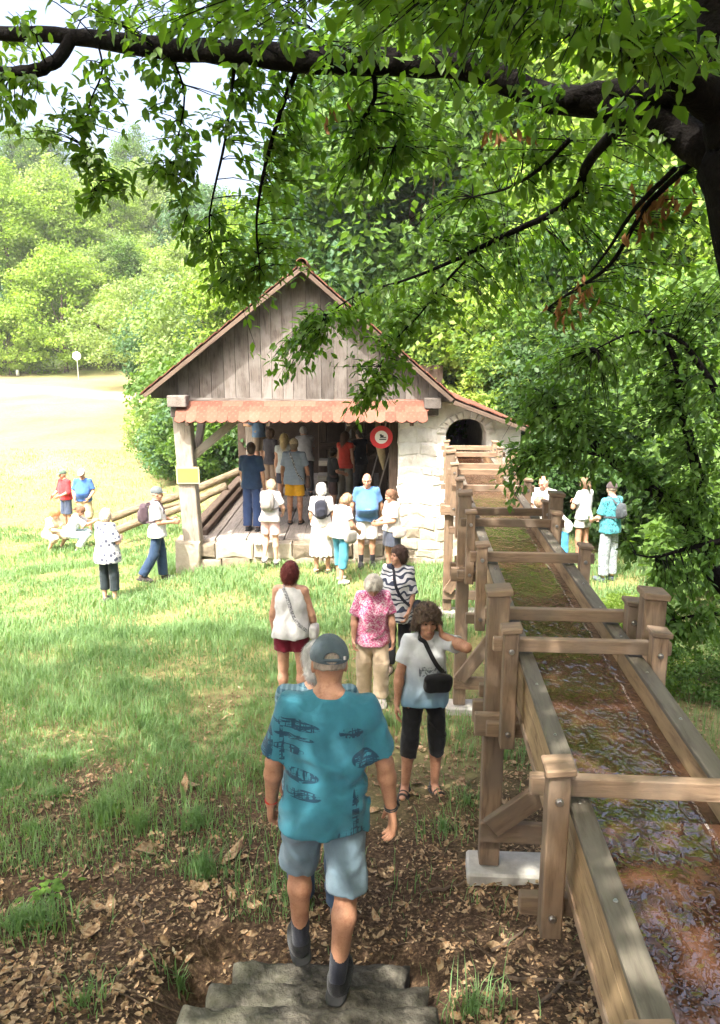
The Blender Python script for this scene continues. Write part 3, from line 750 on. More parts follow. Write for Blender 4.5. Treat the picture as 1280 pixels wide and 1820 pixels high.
# boards leaning against the inner wall
for k, (x0, y0, x1, z1, lb) in enumerate(((.45, 14.6, .62, 1.35, 'short'), (.2, 15.6, .72, 2.2, 'long'), (.05, 16.4, .6, 2.5, 'longest'))):
    tag(timber('leaning_board', (x0, y0, .42), (x1, y0+.2, z1), .22, .03, oakw if k == 0 else floorw, None, up=(1,0,.3), bev=.004), '%s grey board leaning against the dark inner wall of the mill' % lb, 'board')
# hanging hook and rag next to the sign
tag(MB().tube([(.33, FY+.5, 2.7), (.36, FY+.52, 2.3), (.42, FY+.5, 1.95), (.44, FY+.5, 1.7)], [.03, .10, .07, .01], 7).build('hanging_sack', mat_plain('sacking', (.30, .24, .14), .95, 20, .25, .6), None, None, True), 'limp tan sack hanging beneath the no smoking sign', 'sack')
# small wooden step before the platform
ws = empty('wooden_step', (-1.86, FY-.06, .2), 0, 'small wooden wedge step at the edge of the mill platform', 'step')
for k in range(3): timber('slat', (-1.94+k*.075, FY-.12, .40), (-1.92+k*.075, FY+.28, .455), .065, .03, palew, ws)
# ------------------------------------------------------------------ the mill flume
flw = mat_wood('flume_larch', (.25, .17, .11), (.105, .066, .042), 9, .7, .2, .5, (.175, .135, .10))
flp = mat_wood('flume_pale_board', (.34, .235, .13), (.15, .09, .05), 6, .7, .08, .3)
capw = mat_wood('flume_cap_board', (.135, .118, .092), (.075, .062, .048), 10, .65, .10, .3)
concm = mat_plain('concrete', (.42, .40, .36), .95, 14, .2, .6, .1)
boltm = mat_plain('bolt_zinc', (.55, .54, .52), .35, 20, .1, .1, .5, 1.0)
flume = empty('wooden_flume', (1.1, 4.45, 0), 0, 'raised larch mill flume on trestles carrying water to the mill', 'flume')
HD = R(4.05); CAPZ = 2.18
FO = Vector((1.005, 0, 0)); FD = Vector((math.sin(HD), math.cos(HD), 0)); FR = Vector((math.cos(HD), -math.sin(HD), 0)); UP = Vector((0,0,1))
def fp(l, s, z): return FO + FD*s + FR*l + UP*z
HW = .365                                                     # half width to outside of caps
S0, S1 = -3.0, FY + .35
joints = [S0, 1.2, 4.45, 7.7, 10.95, S1]
for a, b in zip(joints[:-1], joints[1:]):
    a_, b_ = a + .004, b - .004
    for sd in (-1, 1):
        timber('cap_board', fp(sd*(HW-.045), a_, CAPZ-.012), fp(sd*(HW-.045), b_, CAPZ-.012), .090, .028, capw, flume, bev=.004)
        timber('side_board', fp(sd*(HW-.058), a_, CAPZ-.026-.09), fp(sd*(HW-.058), b_, CAPZ-.026-.09), .05, .172, flp, flume, bev=.004)
        timber('side_board', fp(sd*(HW-.058), a_, CAPZ-.30), fp(sd*(HW-.058), b_, CAPZ-.30), .05, .20, flp, flume, bev=.004)
    for k in range(3):
        timber('floor_board', fp((k-1)*.228, a_, CAPZ-.42), fp((k-1)*.228, b_, CAPZ-.42), .225, .05, flw, flume, bev=.004)
def bolt(p, axis):
    me = BOXC.get('bolt')
    if me is None:
        mb = MB().tube([(0,0,0), (0,0,.006)], .017, 10); mb.tube([(0,0,.006), (0,0,.016)], .011, 6); me = mb.mesh('bolt'); me.materials.append(boltm); BOXC['bolt'] = me
    M = Vector(axis).to_track_quat('Z', 'Y').to_matrix().to_4x4(); M.translation = p
    return me, M
def clamp(s):
    """two short posts, a tie across the top and one under the trough"""
    for sd in (-1, 1):
        l = sd*(HW+.055)
        p = timber('clamp_post', fp(l, s, CAPZ-.56), fp(l, s, CAPZ+.17), .085, .10, flw, flume, up=FD, bev=.006)
        M = Matrix.Translation(fp(l, s, CAPZ+.185)) @ Matrix.Rotation(-HD, 4, 'Z') @ Matrix.Rotation(sd*.10, 4, 'Y')
        key = 'clampcap'
        if key not in BOXC: BOXC[key] = beveled_box(.118, .128, .032, .006); BOXC[key].name = 'post_cap'; BOXC[key].materials.append(flw)
        link(bpy.data.objects.new('post_cap', BOXC[key]), p, M)
        for z in (CAPZ+.06, CAPZ-.46):
            me, M = bolt(fp(l, s-.05, z), -FD); link(bpy.data.objects.new('bolt', me), p, M)
    timber('top_tie', fp(-HW-.15, s+.075, CAPZ+.06), fp(HW+.15, s+.075, CAPZ+.06), .05, .082, flw, flume, bev=.005)
    timber('bottom_tie', fp(-HW-.17, s+.075, CAPZ-.49), fp(HW+.17, s+.075, CAPZ-.49), .05, .09, flw, flume, bev=.005)
def trestle(s):
    zt = CAPZ + .30
    for sd in (-1, 1):
        l = sd*(HW+.10)
        q = fp(l, s, 0); zg = min(gz(q.x, q.y), gz(q.x + .1, q.y))
        p = timber('trestle_post', fp(l, s, zg+.10), fp(l, s, zt), .13, .13, flw, flume, up=FD, bev=.008)
        if 'tcap' not in BOXC: BOXC['tcap'] = beveled_box(.158, .165, .04, .006); BOXC['tcap'].name = 'post_cap'; BOXC['tcap'].materials.append(flw)
        link(bpy.data.objects.new('post_cap', BOXC['tcap']), p, Matrix.Translation(fp(l, s, zt+.02)) @ Matrix.Rotation(-HD, 4, 'Z') @ Matrix.Rotation(sd*.09, 4, 'Y'))
        for z in (CAPZ-.52, zg+.42):
            me, M = bolt(fp(l, s-.10, z), -FD); link(bpy.data.objects.new('bolt', me), p, M)
        MB().tube([fp(l, s, zg-.02), fp(l, s, zg+.16)], .012, 6).build('anchor_rod', boltm, p)
    ll, rr = -HW-.18, HW+.18
    for ds in (-.09, .09): timber('bearer', fp(ll-.05, s+ds, CAPZ-.53), fp(rr+.05, s+ds, CAPZ-.53), .05, .15, flw, flume, bev=.006)
    zg = gz(*fp(0, s, 0).xy)
    timber('cross_tie', fp(ll+.01, s-.09, zg+.36), fp(rr-.01, s-.09, zg+.36), .05, .14, flw, flume, bev=.006)
    timber('diagonal_brace', fp(ll+.07, s-.145, zg+.42), fp(rr-.26, s-.145, CAPZ-.58), .05, .14, flw, flume, bev=.006)
    zl = gz(*fp(-.4, s, 0).xy)
    timber('concrete_pad', fp(-HW-.24, s, zl+.01), fp(HW+.24, s, zl+.01), .26, .16, concm, flume, bev=.015, jit=.008)
for s in (1.2, 4.45, 7.7, 10.95): trestle(s); clamp(s-.30); clamp(s+.24)
for s in (2.66, 6.1, 9.35, 12.5): clamp(s)
clamp(13.35)
for s in np.arange(1.7, 13.5, .55):
    for sd in (-1, 1):
        me, M = bolt(fp(sd*(HW-.045), s + .1*sd, CAPZ), UP); o = link(bpy.data.objects.new('cap_screw', me), flume, M @ Matrix.Scale(.5, 4))
# --- running water
def mk_water(n):
    t = NT(n); v = t.coord('Object'); a = t.noise(t.coord('Object', (1.5, .85, 1)), 12, 1.2, .45, 1.0); b = t.noise(v, 34, 1, .5, .6)
    sep = t.n('ShaderNodeSeparateXYZ'); t.put(sep.inputs[0], v)
    c = t.ramp(t.noise(v, 5, 4), [(.35, (.055, .025, .014)), (.55, (.078, .037, .021)), (.7, (.10, .05, .029))])
    # thin line of froth along the right side
    cx = t.math('ADD', sep.outputs[0], t.math('MULTIPLY', t.math('SUBTRACT', t.noise(t.coord('Object', (.1, 1, 1)), 4, 3), .5), .05))
    ln = t.math('LESS_THAN', t.math('ABSOLUTE', t.math('SUBTRACT', cx, .215)), .006)
    fr = t.math('MULTIPLY', ln, t.ramp(t.noise(v, 60, 3, .7), [(.46, (0,0,0)), (.60, (.55,.55,.55))]))
    sp = t.ramp(t.noise(t.coord('Object', (1.6, 1, 1)), 44, 4, .75, 1.2), [(.60, (0,0,0)), (.70, (.55,.55,.55))])
    c = t.mix(t.math('MAXIMUM', fr, t.math('MULTIPLY', sp, .05)), c, (.60, .57, .55))
    h = t.math('ADD', a, t.math('MULTIPLY', b, .22))
    t.bsdf(c, .06, (nb := t.bump(h, 1.0, .011)), .6, IOR=1.36, Coat_Weight=1.0, Coat_Roughness=.06, Coat_IOR=1.62, Coat_Normal=nb); return t.m
nx, ns = 19, 700; WZ = CAPZ - .135
ls = np.linspace(-(HW-.085), HW-.085, nx); ss = np.linspace(S0, S1, ns)
Lg, Sg = np.meshgrid(ls, ss, indexing='ij')
zz = .008*fbm(Lg*8, Sg*4, 0, 3, 1) + .002*fbm(Lg*22, Sg*16, 0, 2, 5) + .012*np.exp(-((Lg-.215-.015*np.sin(Sg*1.3))/.018)**2)*(.6+.8*vnoise(Lg*3, Sg*9, 0, 7))
i = np.arange(nx*ns).reshape(nx, ns)
F = np.stack([i[:-1,:-1], i[1:,:-1], i[1:,1:], i[:-1,1:]], -1).reshape(-1, 4)
MW = Matrix.Translation(FO + UP*WZ) @ Matrix.Rotation(-HD, 4, 'Z')
o = obj('water', mesh_np('water', np.stack([Lg, Sg, zz], -1).reshape(-1, 3), F, True), keep('flume_water', mk_water), None, MW)
tag(o, 'brown rippling water running along the wooden flume', 'water', kind='structure')
# ------------------------------------------------------------------ trees behind the mill and along the field
barkm = mat_plain('bark', (.10, .08, .06), .95, 9, .4, 1.0, .1, 0, .03)
def rotmats(a, b, c):
    ca, sa, cb, sb, cc, sc = np.cos(a), np.sin(a), np.cos(b), np.sin(b), np.cos(c), np.sin(c)
    Rz = np.zeros((len(a),3,3)); Rz[:,0,0]=ca; Rz[:,0,1]=-sa; Rz[:,1,0]=sa; Rz[:,1,1]=ca; Rz[:,2,2]=1
    Ry = np.zeros_like(Rz); Ry[:,0,0]=cb; Ry[:,0,2]=sb; Ry[:,2,0]=-sb; Ry[:,2,2]=cb; Ry[:,1,1]=1
    Rx = np.zeros_like(Rz); Rx[:,1,1]=cc; Rx[:,1,2]=-sc; Rx[:,2,1]=sc; Rx[:,2,2]=cc; Rx[:,0,0]=1
    return Rz @ Ry @ Rx
def crown_mesh(name, H, RW, z0, nclump, per, leaf, seed, squash=1.0, loose=.35):
    """leaf faces in uneven clumps through an egg shaped crown from z0 to H"""
    g = np.random.default_rng(seed); C = []
    zc, hz = (H+z0)/2, (H-z0)/2
    while len(C) < nclump:
        p = g.uniform(-1, 1, 3); r = np.linalg.norm(p)
        if r > 1 or r < .35 + .3*g.random(): continue
        q = np.array([p[0]*RW*(1.05 - .35*p[2]), p[1]*RW*(1.05 - .35*p[2]), zc + p[2]*hz])
        k = 1 + .28*float(fbm(p[0]*2.2+seed, p[1]*2.2, p[2]*2.2, 2, seed)); q[:2] *= k; q[2] = zc + (q[2]-zc)*k
        C.append(q)
    C = np.array(C); cr = g.uniform(.55, 1.35, nclump) * loose * (RW*RW*hz)**(1/3) * .55
    i = np.repeat(np.arange(nclump), per); n = len(i)
    u = g.normal(0, 1, (n, 3)); u /= np.linalg.norm(u, axis=1)[:, None]; rad = cr[i] * g.random(n)**.45
    P = C[i] + u * rad[:, None] * np.array([1.15, 1.15, .72])
    L = leaf * g.uniform(.6, 1.4, n)
    Rm = rotmats(np.arctan2(u[:,1], u[:,0]) + g.normal(0, .7, n), g.normal(.35, .55, n), g.normal(0, .7, n))
    T = np.array([[-.5,0,0],[.05,.32,.06],[.5,0,-.08],[.05,-.32,.06]])
    V = P[:,None,:] + np.einsum('nij,kj->nki', Rm, T) * L[:,None,None]
    b0 = (np.arange(n)*4)[:,None]
    Fq = np.concatenate([b0+np.array([[0,1,2]]), b0+np.array([[0,2,3]])], 1).reshape(-1,3)
    return mesh_np(name, V.reshape(-1,3), Fq), C
def trunk_mesh(name, H, z0, r, C, seed, limbs=7):
    g = random.Random(seed); mb = MB(); n = 8
    pts = [Vector((.12*math.sin(i*.9+seed)*i/n*2, .12*math.cos(i*.7+seed)*i/n*2, -.4 + (H*.8+.4)*i/n)) for i in range(n+1)]
    mb.tube(pts, [r*(1.25 if i == 0 else 1)*(1-.85*i/n) for i in range(n+1)], 8, True, .12)
    for k in range(limbs):
        c = Vector(C[g.randrange(len(C))]); i = max(2, min(n-1, int(n*(c.z/H)*.75))); a = pts[i]
        m = a.lerp(c, .5) + Vector((0, 0, -.12*(c-a).length)); mb.tube([a, m, c], [r*.38, r*.24, r*.06], 5)
    return mb.mesh(name)
PROTO = {}
for key, args in {'tall': (17, 4.2, 3.0, 210, 95, .30, 3, 1, .42), 'tall2': (18.5, 4.8, 2.0, 230, 95, .30, 11, 1, .40), 'round': (11, 5.0, .6, 200, 100, .27, 5, 1, .40), 'loose': (13, 4.0, 2.0, 120, 95, .28, 17, 1, .36), 'shrub': (2.4, 1.7, .05, 90, 85, .12, 23, 1, .42), 'spread': (9, 4.6, 1.2, 170, 95, .22, 29, 1, .38)}.items():
    me, C = crown_mesh('crown', *args); PROTO[key] = (me, trunk_mesh('trunk', args[0], args[2], .22 if key != 'shrub' else .04, C, args[6], 9))
LM = {'mid': mat_leaf('leaf_mid', (.06, .13, .03), (.125, .215, .05), None, .45, hscale=.25),
      'pale': mat_leaf('leaf_pale', (.15, .23, .08), (.26, .34, .13), (.36, .39, .18), .45, hscale=.2),
      'lime': mat_leaf('leaf_lime', (.15, .25, .045), (.26, .36, .075), (.38, .42, .12), .5, hscale=.25),
      'blue': mat_leaf('leaf_blue', (.045, .11, .055), (.095, .18, .085), None, .4, hscale=.25),
      'dark': mat_leaf('leaf_dark', (.028, .07, .022), (.06, .12, .035), None, .4, hscale=.25)}
def tree(kind, x, y, s, col, label, name='tree', cat='tree', group=None, sz=1.0):
    c, t = PROTO[kind]; z = gz(x, y) - .1
    o = empty(name, (x, y, z), random.uniform(0, 6.28), label, cat, group)
    M = W[o.name] @ Matrix.Diagonal((s, s, s*sz, 1))
    tk = link(bpy.data.objects.new('trunk', t), o, M)
    if not t.materials: t.materials.append(barkm)
    if not c.materials: c.materials.append(LM['mid'])
    cr = link(bpy.data.objects.new('crown', c), o, M); cr.material_slots[0].link = 'OBJECT'; cr.material_slots[0].material = LM[col]
    return o
def px_x(px, y, z=2.0): return (px-640)/FPX*(y*CP + (HC-z)*SP)
# trees of the hillside, left
k = 0
for y in (84, 92, 101, 111, 123, 136):
    for px in range(-120, 470, int(86 - y*.18)):
        yy = y + random.uniform(-4, 4); x = px_x(px + random.uniform(-22, 22), yy)
        col = random.choice(('pale', 'lime', 'blue', 'lime', 'mid', 'mid'))
        kd = random.choice(('tall', 'tall2', 'loose', 'round')); cw = {'pale': 'pale green', 'blue': 'blue green', 'lime': 'yellow green', 'mid': 'mid green'}[col]
        tree(kd, x, yy, random.uniform(.75, 1.05), col, '%s %s tree %s of the wooded hill beyond the field' % (cw, {'tall': 'narrow', 'tall2': 'tall', 'loose': 'sparse', 'round': 'rounded'}[kd], 'at the foot' if y < 90 else 'on the middle slope' if y < 115 else 'on the crest'), 'hillside_tree', 'tree', 'trees of the hillside wood'); k += 1
# along the far edge of the field
for (px, y, kind, s, col, sz, lb) in ((118, 72, 'round', 1.02, 'lime', 1.0, 'broad rounded light green tree behind the white road sign'), (18, 71, 'round', .62, 'lime', .95, 'low yellow green bushy tree left of the broad rounded tree'),
        (-60, 74, 'round', 1.0, 'blue', 1.1, 'blue green tree at the far left end of the field'), (225, 78, 'tall', .72, 'mid', 1.0, 'narrow dark tree in the gap of the field hedge'), (178, 76, 'loose', .9, 'pale', 1.0, 'pale loose tree rising behind the broad rounded tree'),
        (262, 58, 'spread', .95, 'pale', 1.0, 'pale spreading tree where the cart track leaves the field'), (340, 46, 'round', .74, 'blue', .95, 'dense blue green tree left of the mill roof'), (392, 40, 'spread', .92, 'pale', 1.05, 'light green spreading tree close behind the left roof slope'),
        (345, 66, 'tall2', .72, 'pale', .9, 'faint pale tree above the left roof slope'), (300, 74, 'loose', .85, 'pale', 1.0, 'tall pale willowy tree above the cart track')):
    tree(kind, px_x(px, y), y, s, col, lb, 'field_tree', 'tree', None, sz)
# wood behind and right of the mill
lbl = 'tall leafy tree of the wood close behind the sawmill'
for (px, y, kind, s, col) in ((455, 36, 'tall', .6, 'lime'), (520, 34, 'tall2', .5, 'mid'), (655, 28, 'tall2', .78, 'blue'), (690, 32, 'tall', 1.0, 'mid'), (735, 27, 'tall', .95, 'mid'), (790, 34, 'tall2', 1.0, 'lime'), (850, 29, 'tall2', .95, 'blue'), (930, 33, 'tall', 1.0, 'mid'), (985, 27, 'tall', .9, 'lime'), (1070, 31, 'tall2', 1.0, 'mid'), (1150, 26, 'tall', .95, 'lime'), (1240, 30, 'tall2', 1.05, 'mid'), (1330, 26, 'tall', 1.0, 'lime'), (600, 44, 'tall2', .85, 'blue'), (700, 45, 'tall2', 1.1, 'mid'), (880, 46, 'tall2', 1.15, 'pale'), (1040, 45, 'tall', 1.2, 'lime'), (1200, 44, 'tall2', 1.2, 'pale'), (1380, 44, 'tall2', 1.2, 'mid'), (480, 52, 'tall2', .6, 'pale')):
    lbl = '%s tree %s, %s' % ({'blue': 'blue green', 'lime': 'yellow green', 'pale': 'pale', 'mid': 'deep green'}[col], 'close behind' if y < 32 else 'a little behind' if y < 40 else 'far behind', 'the left roof slope of the mill' if px < 545 else 'the right roof slope of the mill' if px < 760 else 'the stone wall and flume' if px < 960 else 'the bushy tree beside the flume')
    lbl = lbl.replace(', ', ' ')
    tree(kind, px_x(px, y), y, s, col, lbl, 'wood_tree', 'tree', 'trees of the wood behind the mill')
for (px, y, s, col) in ((800, 25.5, .62, 'lime'), (880, 24.5, .72, 'mid'), (960, 24, .78, 'lime'), (760, 26, .66, 'mid'), (1050, 22, .7, 'mid'), (1150, 20, .75, 'dark'), (1260, 19, .75, 'lime'), (930, 20.5, .42, 'lime'), (1010, 19.5, .45, 'dark'), (1100, 18, .5, 'dark'), (1220, 16.5, .5, 'mid'), (1330, 17, .6, 'lime'), (1420, 14, .6, 'mid')):
    tree('round', px_x(px, y), y, s, col, 'low bushy %s tree %s' % ({'lime': 'yellow green', 'mid': 'mid green', 'dark': 'dark'}[col], 'behind the right eave of the mill' if y > 23 else 'at the edge of the wood right of the mill' if y > 18.5 else 'behind the people right of the flume'), 'edge_tree', 'tree', 'bushy trees at the edge of the wood')
# shrubs of the bank left of the mill
for (px, y, s, col) in ((285, 34, .9, 'pale'), (300, 30, .8, 'mid'), (325, 27.5, .9, 'blue'), (345, 26, 1.0, 'mid'), (372, 26, 1.2, 'blue'), (398, 25, 1.2, 'mid'), (420, 27, 1.5, 'dark'), (340, 33, 1.5, 'pale'), (410, 30, 1.9, 'mid'), (450, 26, 1.6, 'dark'), (375, 36, 2.0, 'mid')):
    tree('shrub', px_x(px, y), y, s, col, '%s shrub %s' % ({'mid': 'mid green', 'blue': 'blue green', 'pale': 'pale', 'dark': 'dark green'}[col], 'on the bank seen between the mill posts' if px > 340 else 'on the bank between the field and the corner post'), 'bank_shrub', 'shrub', 'shrubs on the bank left of the mill')
for (px, y, s, col) in ((1005, 17.5, 1.1, 'dark'), (1060, 16.6, 1.0, 'dark'), (1120, 16.5, 1.2, 'dark'), (1205, 15, 1.1, 'dark'), (1330, 13.5, 1.1, 'mid'), (960, 18.5, 1.2, 'mid'), (1420, 11, 1.2, 'mid'), (1190, 17, 1.5, 'dark'), (1290, 15, 1.5, 'dark'), (905, 21, 1.3, 'mid')):
    tree('shrub', px_x(px, y), y, s, col, '%s undergrowth shrub at the edge of the wood right of the flume' % ('dark' if col == 'dark' else 'green'), 'wood_shrub', 'shrub', 'undergrowth shrubs right of the flume')
for (px, y, s, col) in ((1090, 8.9, .34, 'lime'), (1135, 8.4, .3, 'lime'), (1245, 8.3, .36, 'mid'), (1085, 10.2, .3, 'lime')):
    tree('shrub', px_x(px, y, 0), y, s, col, 'small bright green bush on the grass right of the flume', 'low_bush', 'bush', 'low bushes right of the flume')
MB().tube([(-4.2, 25, -.3), (-4.0, 24, .1)], .3, 5)

# ------------------------------------------------------------------ leafy trees near the camera, limb by limb
LT = np.array([[0,0,0],[.32,.24,.05],[.68,.19,.03],[1,0,-.10],[.68,-.19,.03],[.32,-.24,.05],[.34,0,-.015],[.68,0,-.035]], float)
LTF = np.array([[0,6,1],[1,6,7],[1,7,2],[2,7,3],[3,7,4],[4,7,5],[5,7,6],[5,6,0]])
def pxp(q): return at_y(q[0], q[1], q[2])
def smooth_path(P, m=5):
    out = []; n = len(P)
    for i in range(n-1):
        p0, p1, p2, p3 = P[max(i-1,0)], P[i], P[i+1], P[min(i+2,n-1)]
        for k in range(m):
            t = k/m; out.append(.5*((2*p1) + (p2-p0)*t + (2*p0-5*p1+4*p2-p3)*t*t + (3*p1-p0-3*p2+p3)*t**3))
    return out + [P[-1]]
def near_tree(root, limbs, sprays, leafm, barkm_, leaf_len, seed, droop=.7, keep_n=300, parts=True, odd=None):
    """limbs: [(px,py,Y,r)...]; sprays: (px,py,rx,ry,Y,n). leaves hang from twigs that grow out of the nearest limb"""
    g = np.random.default_rng(seed); rnd = random.Random(seed); nodes = []
    for li, lb in enumerate(limbs):
        P = [pxp(q) if len(q) == 4 and q[3] < 5 else Vector(q[:3]) for q in lb]; rr = [q[3] if q[3] < 5 else q[3]-10 for q in lb]
        S = smooth_path(P); rs = [np.interp(i/5, range(len(rr)), rr) for i in range(len(S))]
        S = [p + Vector((rnd.uniform(-1,1), rnd.uniform(-1,1), rnd.uniform(-1,1)))*r*.12 for p, r in zip(S, rs)]
        MB().tube(S, list(rs), 10, True, .10).build('limb' if li else 'trunk', barkm_, root, None, True)
        nodes += [p for p, r in zip(S, rs) if r < .3]
    NP = np.array([p[:] for p in nodes]); tw = MB(); LP, LD, LL, LS = [], [], [], []
    for (px, py, rx, ry, Yc, n, *ex) in sprays:
        c = np.array(pxp((px, py, Yc))); sc = Yc / FPX
        m = max(2, n // 11); Lf = leaf_len * (ex[0] if ex else 1)
        for _ in range(m):
            while True:
                u = g.uniform(-1, 1, 3)
                if (u**2).sum() < 1: break
            e = c + np.array([u[0]*rx*sc, u[1]*max(rx,ry)*sc*.8, u[2]*ry*sc])
            d = np.linalg.norm(NP - e, axis=1) + np.where(NP[:,2] < e[2]-.1, .5, 0); a = NP[np.argmin(d)]
            ln = np.linalg.norm(e-a)
            if ln > 1.1: a = e + (a-e) * (.75 + .35*g.random())/ln + np.array([0,0,.12])
            ax = e - a; ln = np.linalg.norm(ax) + 1e-6
            mid = a + ax*.5 + np.array([0, 0, .10*ln]) + g.normal(0, .05, 3); tip = e + np.array([0,0,-.10*ln*droop])
            pts = [(1-t)**2*a + 2*t*(1-t)*mid + t*t*tip for t in np.linspace(0, 1, 5)]
            tw.tube([Vector(p) for p in pts], [.005, .004, .0035, .003, .0015], 4, False)
            for q in range(11):
                t = g.uniform(.25, 1.02); p = (1-t)**2*a + 2*t*(1-t)*mid + t*t*tip
                p = p + g.normal(0, .035, 3)
                dv = ax/ln*.5 + g.normal(0, .55, 3) + np.array([0, 0, -droop*g.uniform(.1, 1)])
                LP.append(p); LD.append(dv/np.linalg.norm(dv)); LL.append(Lf*g.uniform(.6, 1.15)); LS.append(g.uniform(.75, 1.1))
    tw.build('twigs', barkm_, root)['kind'] = 'stuff'
    LP, LD, LL, LS = np.array(LP), np.array(LD), np.array(LL), np.array(LS); n = len(LP)
    up = np.tile([0,0,1.], (n,1)) + g.normal(0, .45, (n,3)); Yv = np.cross(up, LD); Yv /= np.linalg.norm(Yv, axis=1)[:,None]+1e-9; Zv = np.cross(LD, Yv)
    Rm = np.stack([LD*LL[:,None], Yv*(LL*LS)[:,None], Zv*LL[:,None]], -1)
    px, py, dep = project(LP); inside = (px > -20) & (px < 1300) & (py > -20) & (py < 1840) & (dep > .3)
    score = np.where(inside, LL/np.maximum(dep, .3), 0)
    single = np.zeros(n, bool)
    if parts and keep_n: single[np.argsort(-score)[:keep_n]] = True
    me1 = mesh_np('leaf', LT, LTF, True, (leafm,))
    for i in np.nonzero(single)[0]:
        M = Matrix(Rm[i].tolist()).to_4x4(); M.translation = Vector(LP[i]); link(bpy.data.objects.new('leaf', me1), root, M)
    Rr, Pr = Rm[~single], LP[~single]
    V = Pr[:,None,:] + np.einsum('nij,kj->nki', Rr, LT); F = (np.arange(len(Pr))*8)[:,None,None] + LTF[None]
    o = obj('foliage', mesh_np('foliage', V.reshape(-1,3), F.reshape(-1,3), True), leafm, root); o['kind'] = 'stuff'
    return n
nearleaf = mat_leaf('leaf_near', (.062, .145, .02), (.145, .25, .032), None, .56, .4, .35, hscale=1.2)
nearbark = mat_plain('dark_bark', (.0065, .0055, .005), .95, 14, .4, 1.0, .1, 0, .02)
T1 = empty('overhanging_tree', (2.75, 3.6, gz(2.75, 3.6)), 0, 'big overhanging tree with long dark limb reaching left over the meadow', 'tree')
W_ = lambda x, y, z, r: (x, y, z, r + 10)
limbs = [[W_(3.0, 3.6, .3, .34), W_(2.7, 3.8, 2.2, .27), (1330, 400, 4.2, .20), (1305, 250, 4.3, .13), (1290, 100, 4.3, .11), (1265, -60, 4.3, .10), W_(1.5, 3.9, 7.6, .12), W_(1.0, 3.5, 9.3, .06)],
    [(1330, 330, 4.3, .12), (1210, 235, 4.6, .10), (1090, 190, 4.9, .088), (960, 170, 5.1, .08), (840, 122, 5.2, .082), (700, 112, 5.4, .082), (560, 105, 5.5, .085), (420, 92, 5.7, .078), (280, 85, 5.9, .072), (130, 64, 6.1, .055), (-20, 58, 6.3, .048), (-200, 40, 6.6, .02)],
    [(1330, 120, 4.3, .10), (1200, 165, 4.6, .075), (1080, 160, 4.9, .06), (1000, 180, 5.0, .06)],
    [(1300, 200, 4.3, .11), (1180, 120, 4.2, .085), (1105, 62, 4.2, .07), (1045, 25, 4.2, .055), (950, -60, 4.2, .04)],
    [(130, 66, 6.1, .045), (100, 108, 6.0, .045), (55, 127, 5.9, .045), (-30, 130, 5.9, .04), (-150, 120, 5.9, .02)],
    [(1110, 215, 4.9, .04), (1045, 290, 5.6, .035), (1028, 335, 6.0, .032), (985, 377, 6.4, .028), (900, 417, 6.9, .024), (800, 466, 7.3, .018), (720, 498, 7.5, .012), (640, 522, 7.6, .008), (580, 560, 7.6, .005)],
    [(850, 442, 7.1, .016), (800, 492, 7.3, .012), (745, 560, 7.4, .009), (690, 620, 7.5, .006), (660, 690, 7.5, .004)],
    [(1230, 290, 4.6, .02), (1150, 365, 5.0, .018), (1085, 470, 5.4, .014), (1010, 522, 5.8, .010), (970, 550, 6.0, .006)],
    [(1200, 300, 4.7, .018), (1130, 370, 5.0, .015), (1080, 445, 5.3, .010), (1045, 490, 5.5, .006)],
    [(532, 115, 5.6, .02), (500, 195, 5.8, .016), (468, 310, 6.1, .013), (456, 400, 6.4, .010), (462, 475, 6.7, .006)],
    [(662, 118, 5.4, .018), (666, 175, 5.6, .015), (638, 225, 5.8, .011), (650, 260, 6.0, .008), (700, 262, 6.1, .005)],
    [(1010, 250, 5.5, .02), (960, 300, 5.8, .014), (900, 335, 6.2, .010), (840, 350, 6.6, .006)],
    [(300, 90, 5.9, .009), (328, 170, 6.0, .007), (312, 290, 6.2, .005), (335, 380, 6.4, .003)], [(172, 70, 6.0, .008), (182, 125, 6.0, .007), (160, 185, 6.05, .006), (150, 260, 6.0, .005), (168, 350, 6.0, .003)],
    [(420, 95, 5.7, .015), (400, 250, 6.2, .011), (372, 410, 6.8, .007), (420, 500, 7.0, .004)],
    [W_(2.2, 4.2, 6.0, .14), W_(.8, 2.6, 7.2, .11), W_(-1.5, 1.2, 7.8, .09), W_(-4.5, .3, 8.0, .05)], [W_(2.2, 4.2, 6.4, .12), W_(.5, 4.6, 7.6, .09), W_(-2.2, 4.6, 8.1, .06), W_(-4.2, 4.2, 8.0, .03)], [W_(2.2, 4.2, 6.8, .12), W_(2.0, 1.0, 8.2, .08), W_(1.0, -3, 8.8, .05)], [W_(2.3, 4.2, 5.8, .12), W_(4.5, 5.5, 7.0, .08), W_(6.5, 6.5, 7.5, .04)]]
